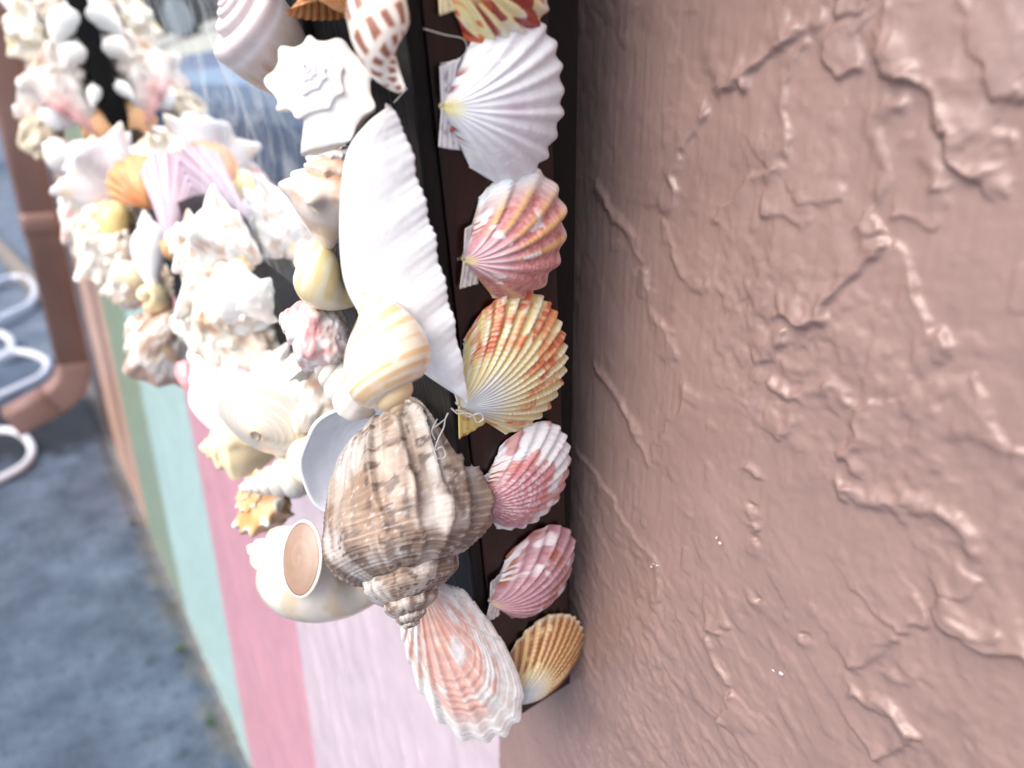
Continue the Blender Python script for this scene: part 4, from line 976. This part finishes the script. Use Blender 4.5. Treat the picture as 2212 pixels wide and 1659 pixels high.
G('white knobbed conch against the mirror bottom rim', 'crown', (300, 330), (405, 372), .52, .2, 120, 4.5, 60, 40, .8, knob=[(7, .2, 2.2, .33, .11, .2)], colf=c_mur(WH, (236, 222, 200), (240, 214, 170), .62), mat=GLOSSY, seed=75, name='conch_shell', cat='conch shell')
G('round white moon shell like an egg at the lower far corner', 'moon', (110, 320), (182, 352), .70, .3, 150, 4, 60, 36, .95, colf=flat((244, 240, 234), .03), mat=GLOSSY, seed=71, name='moon_shell', cat='moon shell')
# --- far column, bottom to top
G('beige crusty barnacled shell left of the round white moon shell', 'whelk', (58, 268), (128, 318), 0.760, .1, 60, 4, 50, 30, 1.3, knob=spk(7, .1), lump=.18, colf=flat((226, 212, 186), .15), seed=72, name='murex_shell', cat='murex shell')
def c_pm(T, S, loc, g):
    c = mix(np.broadcast_to(lin((240, 234, 228)), T.shape + (3,)), lin((206, 184, 172)), smooth(.5, .7, fbm(loc, 6, 3)) * .6)
    return mix(c, lin((226, 150, 152)), smooth(-.8, -.1, T) * smooth(.4, .6, S) * .75)
G('conch with an open pink mouth on the far column', 'strombus', (70, 178), (196, 274), 0.760, .1, 10, 4, 70, 46, 1.2, knob=spk(6, .14), lump=.07, lip=.05, colf=c_pm, mat=GLOSSY, seed=73, name='conch_shell', cat='conch shell')
G('sharp white spike of a shell pointing left over the downspout', 'auger', (27, 232), (150, 256), 0.760, .0, 60, 6, 40, 24, 1.0, colf=flat((243, 243, 246), .03), mat=GLOSSY, seed=74, name='spire_shell', cat='spire shell')
fan('orange fan shell on the inner side of the far column', (198, 226), (222, 312), 0.728, -fwd + fx * .6, [(-40, .5), (-28, .8), (-14, .97), (0, 1), (14, .97), (28, .8), (40, .5)], .2, 9, .016, lambda RH, fr, rw, loc: mix(np.broadcast_to(lin((240, 200, 158)), RH.shape + (3,)), lin((226, 160, 106)), smooth(-.3, .6, rw)), 76, None, 'fan_shell', 'scallop shell')
G('tiny white ribbed shell above the orange fan', 'olive', (206, 178), (206, 230), 0.725, .0, 60, 4, 36, 22, 1.2, cords=(9, .01), colf=flat((244, 244, 244), .03), seed=77)
G('spiky beige and white murex above the pink mouthed conch', 'whelk', (80, 128), (182, 196), 0.760, .2, 80, 4, 60, 40, 1.3, knob=spk(7, .16), lump=.15, colf=c_mur((238, 230, 222), (206, 180, 160), (220, 190, 170), .6), seed=78, name='murex_shell', cat='murex shell')
G('big round white shell bulging toward the mirror', 'moon', (176, 96), (150, 172), 0.732, .2, 200, 4, 60, 40, .98, colf=flat((244, 240, 234), .05), mat=GLOSSY, seed=79, name='moon_shell', cat='moon shell')
G('white egg cowrie near the top of the far column', 'olive', (160, 8), (134, 92), 0.732, .2, 100, 4.5, 50, 34, 1.45, colf=flat((242, 243, 240), .03), mat=GLOSSY, seed=80, name='cowrie_shell', cat='cowrie shell')
G('yellow tinged shell stacked in the middle of the far column', 'tun', (66, 96), (120, 118), 0.765, .2, 100, 4, 44, 30, 1.3, colf=flat((238, 214, 164), .12), seed=81)
G('pale grey brown shell under the yellow tinged shell', 'moon', (72, 126), (116, 150), 0.765, .2, 140, 4, 44, 30, .95, colf=flat((222, 206, 186), .1), mat=GLOSSY, seed=82, name='moon_shell', cat='moon shell')
G('spiky cream murex at the outer edge of the far column', 'whelk', (24, 50), (112, 84), 0.770, .2, 60, 4, 60, 40, 1.35, knob=spk(7, .2), lump=.12, colf=c_mur((244, 240, 228), (236, 218, 180), (238, 220, 170), .6), seed=83, name='murex_shell', cat='murex shell')
def c_slit(T, S, loc, g): return mix(np.broadcast_to(lin((240, 238, 238)), T.shape + (3,)), lin((170, 138, 124)), smooth(-.5, -.1, T))
G('long white shell with a brown slit, topmost at the left', 'olive', (14, 2), (116, 34), 0.765, .1, 60, 4, 50, 30, 1.3, colf=c_slit, mat=GLOSSY, seed=84, name='cowrie_shell', cat='cowrie shell')
G('pitted beige shell beside the egg cowrie', 'whelk', (108, -20), (138, 46), 0.750, .2, 60, 4, 50, 30, 1.3, lump=.16, colf=flat((220, 206, 190), .2), seed=85, name='murex_shell', cat='murex shell')
for i, (lab, a, b_, s, pf, c_) in enumerate((
    ('white shell cut by the top of the photo, over the beige conch', (488, -30), (640, 12), .085, 'strombus', (240, 238, 240)),
    ('cream conch at the top left corner of the far column', (20, -70), (110, -20), .76, 'strombus', (238, 232, 220)),
    ('white shell above the egg cowrie, cut by the top of the photo', (150, -60), (125, 4), .74, 'moon', (242, 240, 236)))):
    G(lab, pf, a, b_, s, .2, 150, 4, 50, 30, 1.1, colf=flat(c_, .06), mat=GLOSSY, seed=90 + i)

# ------------------------------------------------------------------ loose glue threads
thread, t, b = principled('glue_thread', (.9, .88, .86), .2); b.inputs['Transmission Weight'].default_value = .3
def thread_obj(name, pix, s, r, lab, parent=None):
    pts = [on_s(u, v, s_) for (u, v), s_ in zip(pix, s if hasattr(s, '__len__') else [s] * len(pix))]
    o = tube(name, pts, r, thread, nseg=6, n=60); origin_to(o, pts[0]); return tag(o, lab, 'glue thread', 'dried glue threads')
thread_obj('glue_thread', [(968, 892), (962, 905), (958, 925), (948, 945), (940, 972), (955, 965), (962, 985), (945, 990), (938, 970), (930, 950)], -.012, .00022, 'looped clear glue thread across the top of the brown whelk')
thread_obj('glue_thread', [(975, 882), (990, 894), (1005, 892), (1022, 898), (1030, 912), (1044, 905), (1036, 893), (1012, 900), (1000, 890), (985, 886)], -.010, .0003, 'tangle of clear glue threads at the beak of the yellow scallop')
thread_obj('glue_thread', [(962, 905), (935, 925), (945, 905), (933, 930), (940, 950)], -.012, .00018, 'thin glue strand curling on the brown whelk')
thread_obj('glue_thread', [(851, 222), (880, 190), (902, 168), (917, 150)], .004, .00012, 'straight glue strand between the babylon shell and the valve')
thread_obj('glue_thread', [(915, 62), (960, 75), (1000, 84), (1008, 108), (990, 128), (952, 138)], -.001, .00014, 'curved glue strand on the side board over the large white scallop')

# ------------------------------------------------------------------ downspout
def dsp(u, v, y): return hit(u, v, np.array([0, y, 0]), np.array([0, 1.0, 0]))
YS = 2.42
ts = dsp(55, 300, YS); te = dsp(150, 790, YS)
spout = bpy.data.objects.new('downspout', None); COL.objects.link(spout)
px = (dsp(91, 500, YS)[0]); pw = abs(dsp(52, 500, YS)[0] - dsp(130, 500, YS)[0])
ze = dsp(140, 780, YS)[2]
spout.location = (px, YS, 0)
tag(spout, 'brown rectangular downspout with a ribbed elbow kicking out at the bottom', 'downspout')
dpaint, t, b = principled('downspout_paint', tuple(lin((140, 108, 100))), .45)
noise_colour(t, b, tuple(lin((132, 100, 94))), tuple(lin((150, 118, 110))), 6)
def sweep(name, cen, wx, hz, parent, corr=0, mat=dpaint):
    """rectangular pipe along cen (list of points in the x-z plane at YS); width wx across the bend plane (along y), hz in the plane"""
    C = np.array(cen); T_ = np.gradient(C, axis=0); T_ /= np.linalg.norm(T_, axis=1)[:, None]
    V = []; n = len(C); yy = np.array([0, 1.0, 0]); cr_ = .012
    prof = []
    for sx, sy in ((1, 1), (-1, 1), (-1, -1), (1, -1)):
        for a in np.linspace(0, np.pi / 2, 4):
            k = [(1, 1), (-1, 1), (-1, -1), (1, -1)].index((sx, sy)); an = a + k * np.pi / 2
            prof.append((sx * (hz / 2 - cr_) + cr_ * math.cos(an), sy * (wx / 2 - cr_) + cr_ * math.sin(an)))
    prof = np.array(prof); m = len(prof)
    for i in range(n):
        B = np.cross(yy, T_[i]); sc = 1 + (corr * math.cos(i * math.pi) if corr else 0)
        V.append(C[i] + sc * (prof[:, :1] * B + prof[:, 1:] * yy))
    V = np.concatenate(V)
    i, j = np.meshgrid(np.arange(n - 1), np.arange(m), indexing='ij')
    F_ = np.stack([i * m + j, i * m + (j + 1) % m, (i + 1) * m + (j + 1) % m, (i + 1) * m + j], -1).reshape(-1, 4)
    o = make_mesh(name, V, F_, mat=mat, smooth_=False); add_child(o, parent)
    so_ = o.modifiers.new('thickness', 'SOLIDIFY'); so_.thickness = .002; return o
r_ = .11
sweep('pipe', [(px, YS, 2.6), (px, YS, (2.6 + ze) / 2), (px, YS, ze)], .085, pw, spout)
sweep('coupling', [(px, YS, ze + .42), (px, YS, ze + .40), (px, YS, ze + .36)], .091, pw + .006, spout)
an = np.linspace(0, R(68), 15)
el = [(px - r_ + r_ * math.cos(a), YS, ze - .001 - r_ * math.sin(a)) for a in an]
sweep('elbow', el, .086, pw * 1.0, spout, .035)
a = an[-1]; d_ = np.array([-math.sin(a), 0, -math.cos(a)]); e0 = np.array(el[-1])
sweep('outlet', [tuple(e0 + d_ * k) for k in (.001, .06, .12)], .085, pw * .98, spout)
strap, t, b = principled('strap_paint', tuple(lin((196, 176, 182))), .5)
q = dsp(182, 815, YS + .02)
add_child(box('strap', q, np.array([1., 0, 0]), np.array([0, 1., 0]), unit([.35, 0, 1]), (-.012, -.01, -.06), (.014, .02, .035), strap, None, .004), spout)
# ------------------------------------------------------------------ white hose loops on the pavement
hose, t, b = principled('hose_white', tuple(lin((226, 228, 236))), .35)
def hose_obj(pix, lab, r=.017):
    pts = [gp(*p) for p in pix]
    o = tube('hose_loop', pts, r, hose, nseg=10, n=90); origin_to(o, pts[0]); return tag(o, lab, 'hose', 'loops of white hose')
hose_obj([(-60, 640), (-20, 616), (20, 600), (55, 602), (76, 625), (66, 655), (30, 675), (0, 690), (-50, 712)], 'white hose loop farthest back, left of the downspout', .022)
hose_obj([(-60, 745), (-25, 722), (5, 722), (24, 738), (22, 760), (0, 775), (-50, 800)], 'small white hose loop between the farthest and the ribbed elbow', .02)
hose_obj([(-60, 800), (0, 768), (40, 760), (80, 768), (103, 785), (90, 812), (40, 838), (-10, 860), (-60, 880)], 'white hose loop running behind the downspout elbow', .018)
hose_obj([(-80, 950), (-30, 935), (20, 930), (55, 945), (70, 975), (52, 1005), (10, 1030), (-60, 1060)], 'nearest white hose loop in front of the downspout outlet', .014)
plank, t, b = principled('grey_wood', tuple(lin((150, 140, 128))), .7); noise_colour(t, b, tuple(lin((120, 110, 100))), tuple(lin((168, 158, 146))), 12, (1, 8, 8))
p1, p2 = gp(-40, 490, .03), gp(100, 640, .03)
ax_ = unit(p2 - p1); ay_ = unit(np.cross(np.array([0, 0, 1.]), ax_)); L_ = np.linalg.norm(p2 - p1)
pk = box('plank', p1, ax_, ay_, np.array([0, 0, 1.]), (0, -.05, -.03), (L_, .05, .0), plank, None, .004)
origin_to(pk, p1); tag(pk, 'weathered grey plank lying behind the hose loops', 'plank')

# ------------------------------------------------------------------ across the way, seen in the mirror: a banded terrace wall with a car parked on it
def paint(name, c, r=.6):
    m, t, b = principled(name, tuple(lin(c)), r); cc = np.array(lin(c)); noise_colour(t, b, tuple(cc * .9), tuple(np.minimum(cc * 1.06, 1)), 3); return m
E3 = [np.array([1., 0, 0]), np.array([0, 1., 0]), np.array([0, 0, 1.])]
XT = -1.6
ter = bpy.data.objects.new('terrace_wall', None); COL.objects.link(ter); ter.location = (XT, 9.5, 0)
tag(ter, 'low terrace wall painted in slate, pale blue and sunlit cream bands, seen in the mirror', 'terrace wall')
def bank(nm, q0, q1, cc, rr):
    (xa, za), (xb, zb) = q0, q1; V = []
    for y in (4.4, 34): V += [(xa, y, za), (xb, y, zb), (xb, y, zb - .12), (xa, y, za - .12)]
    add_child(make_mesh(nm, np.array(V), [(0, 1, 2, 3), (4, 7, 6, 5), (0, 4, 5, 1), (1, 5, 6, 2), (2, 6, 7, 3), (3, 7, 4, 0)], mat=paint(nm + '_paint', cc, rr), smooth_=False), ter)
bank('footing', (-1.46, -.05), (-1.50, .565), (104, 122, 146), .7)
bank('ledge', (-1.49, .57), (-1.60, .70), (176, 186, 198), .5)
bank('blue_band', (-1.602, .702), (-1.80, .80), (198, 222, 240), .3)
bank('grey_band', (-1.802, .802), (-2.05, .92), (136, 150, 174), .6)
bank('sunlit_band', (-2.052, .922), (-2.35, 1.05), (246, 238, 208), .7)  # cream colour stands in for sunlit ground, sloped up to catch light
bank('deck', (-2.352, 1.049), (-14, 1.05), (200, 196, 180), .8)
car = bpy.data.objects.new('parked_car', None); COL.objects.link(car)
cpos = np.array([-2.72, 14.2, 1.052]); cf = unit([-.60, -.80, 0]); cs = unit([.80, -.60, 0]); cz = E3[2]
car.location = tuple(cpos); tag(car, 'dark parked car with bright alloy wheels, reflected at the top of the mirror', 'car')
cpaint, t, b = principled('car_paint', tuple(lin((44, 44, 48))), .25); b.inputs['Coat Weight'].default_value = .6
tyre_m, t, b = principled('tyre_rubber', tuple(lin((26, 26, 28))), .7); add_bump(t, b, 60, .3, .004)
alloy, t, b = principled('alloy', (.90, .90, .84), .35, .5, .15)
cglass, t, b = principled('car_glass', tuple(lin((30, 36, 42))), .06, .6)
lampm, t, b = principled('lamp_glass', (.85, .86, .88), .08)
LC, WC = 4.3, 1.76     # front axle at x=0 (local forward = +x), body to the side -y
def cw(x, y, z): return cpos + cf * x + cs * (y) + cz * z
def extr(name, prof, y0, y1, mat, bev=0.03):
    import bmesh
    bm = bmesh.new(); vs = [bm.verts.new(tuple(cw(x, y0, z))) for x, z in prof]; f = bm.faces.new(vs)
    r = bmesh.ops.extrude_face_region(bm, geom=[f]); vv = [g for g in r['geom'] if isinstance(g, bmesh.types.BMVert)]
    d = cs * (y1 - y0)
    for v in vv: v.co += Vector(tuple(d))
    bmesh.ops.recalc_face_normals(bm, faces=bm.faces)
    if bev: bmesh.ops.bevel(bm, geom=[e for e in bm.edges if e.calc_face_angle(0) > .5], offset=bev, segments=2, affect='EDGES')
    me = bpy.data.meshes.new(name); bm.to_mesh(me); bm.free(); o = bpy.data.objects.new(name, me); me.materials.append(mat); COL.objects.link(o); add_child(o, car); return o
def arch(cx, r=.37): return [(cx - r * math.cos(a), .30 + r * math.sin(a)) for a in np.linspace(-.25, math.pi + .25, 14)][::-1]
body = [(.86, .30), (.90, .55), (.80, .74), (.1, .88), (-.55, .95), (-3.2, .98), (-3.42, .80), (-3.42, .34)] + [(x, max(z, .22)) for x, z in arch(-2.62)[::-1]] + [(x, max(z, .22)) for x, z in arch(0)[::-1]]
extr('body', body, -WC, 0, cpaint, .025)
extr('cabin', [(-.5, .94), (-1.15, 1.40), (-2.5, 1.42), (-3.15, .97)], -WC + .14, -.14, cglass, .03)
extr('roof_panel', [(-1.12, 1.401), (-1.18, 1.44), (-2.45, 1.46), (-2.52, 1.421)], -WC + .13, -.13, cpaint, .01)
extr('bumper', [(.87, .26), (.95, .30), (.95, .48), (.88, .52)], -WC + .05, -.05, cpaint, .02)
for y in (-.32, -WC + .06): extr('headlight', [(.78, .60), (.89, .62), (.86, .72), (.74, .75)], y, y + .26, lampm, .01)
def ring(name, cx, cy, prof, mat, parent, seg=40):
    V = []
    for a in np.linspace(0, 2 * np.pi, seg, endpoint=False):
        for r, y in prof: V.append(cw(cx + r * math.cos(a), cy + y, .33 + r * math.sin(a)))
    m = len(prof); i, j = np.meshgrid(np.arange(seg), np.arange(m - 1), indexing='ij')
    F_ = np.stack([i * m + j, ((i + 1) % seg) * m + j, ((i + 1) % seg) * m + j + 1, i * m + j + 1], -1).reshape(-1, 4)
    o = make_mesh(name, np.array(V), F_, mat=mat); add_child(o, parent if parent else car); return o
for cx in (0, -2.62):
    for cy, sg in ((-.02, 1), (-WC + .02, -1)):
        w = bpy.data.objects.new('wheel', None); COL.objects.link(w); w.location = tuple(cw(cx, cy, .33)); w.parent = car; w.matrix_parent_inverse = Matrix.Translation(-Vector(car.location))
        def sub(o):
            o.parent = w; o.location = (0, 0, 0); o.matrix_parent_inverse = Matrix.Translation(-Vector(tuple(cw(cx, cy, .33))))
        t1 = ring('tyre', cx, cy, [(.27, -.19 * sg), (.315, -.19 * sg), (.33, -.16 * sg), (.33, -.04 * sg), (.315, .0), (.275, .005 * sg)], tyre_m, car); sub(t1)
        t2 = ring('rim', cx, cy, [(.278, .006 * sg), (.262, .004 * sg), (.255, -.05 * sg), (.18, -.07 * sg), (.0, -.075 * sg)], alloy, car); sub(t2)
        for k in range(10):
            a = k * 2 * np.pi / 10; d = cf * math.cos(a) + cz * math.sin(a); p_ = unit(np.cross(d, cs))
            b1 = box('spoke', cw(cx, cy, .33), d, p_, cs, (.03, -.024, -.05 if sg > 0 else .02), (.262, .024, -.006 if sg > 0 else .05), alloy, None, .006); b1.parent = None; sub(b1)

# ------------------------------------------------------------------ weeds in the joint at the wall foot
leafm, t, b = principled('weed_leaf', tuple(lin((60, 80, 52))), .6); noise_colour(t, b, tuple(lin((50, 72, 46))), tuple(lin((80, 100, 66))), 60)
rw_ = random.Random(9)
for i, (y, lab, n) in enumerate(((1.63, 'tiny green weed in the joint beside the sage stripe', 12), (1.36, 'smaller green weed nearer along the foot of the wall', 9), (2.3, 'low weed under the downspout elbow', 14))):
    V, F_ = [], []
    for k in range(n):
        a = rw_.uniform(1.7, 4.6); l = rw_.uniform(.008, .024); w = .003 + .003 * rw_.random(); d = np.array([math.cos(a), math.sin(a), 0]); p = np.array([-.03, y, 0]) + d * .004; sd_ = np.array([-d[1], d[0], 0])
        i0 = len(V)
        for f_, ww, hh in ((0, .4, 0), (.4, 1, .55), (.75, .8, .75), (1, .05, .7)):
            c = p + d * l * f_ + np.array([0, 0, l * hh * .9]); V += [c - sd_ * w * ww, c + sd_ * w * ww]
        F_ += [(i0 + 2 * j, i0 + 2 * j + 1, i0 + 2 * j + 3, i0 + 2 * j + 2) for j in range(3)]
    o = make_mesh('weed', np.array(V), F_, mat=leafm); origin_to(o, (-.03, y, 0)); tag(o, lab, 'weed', 'weeds in the pavement joint')
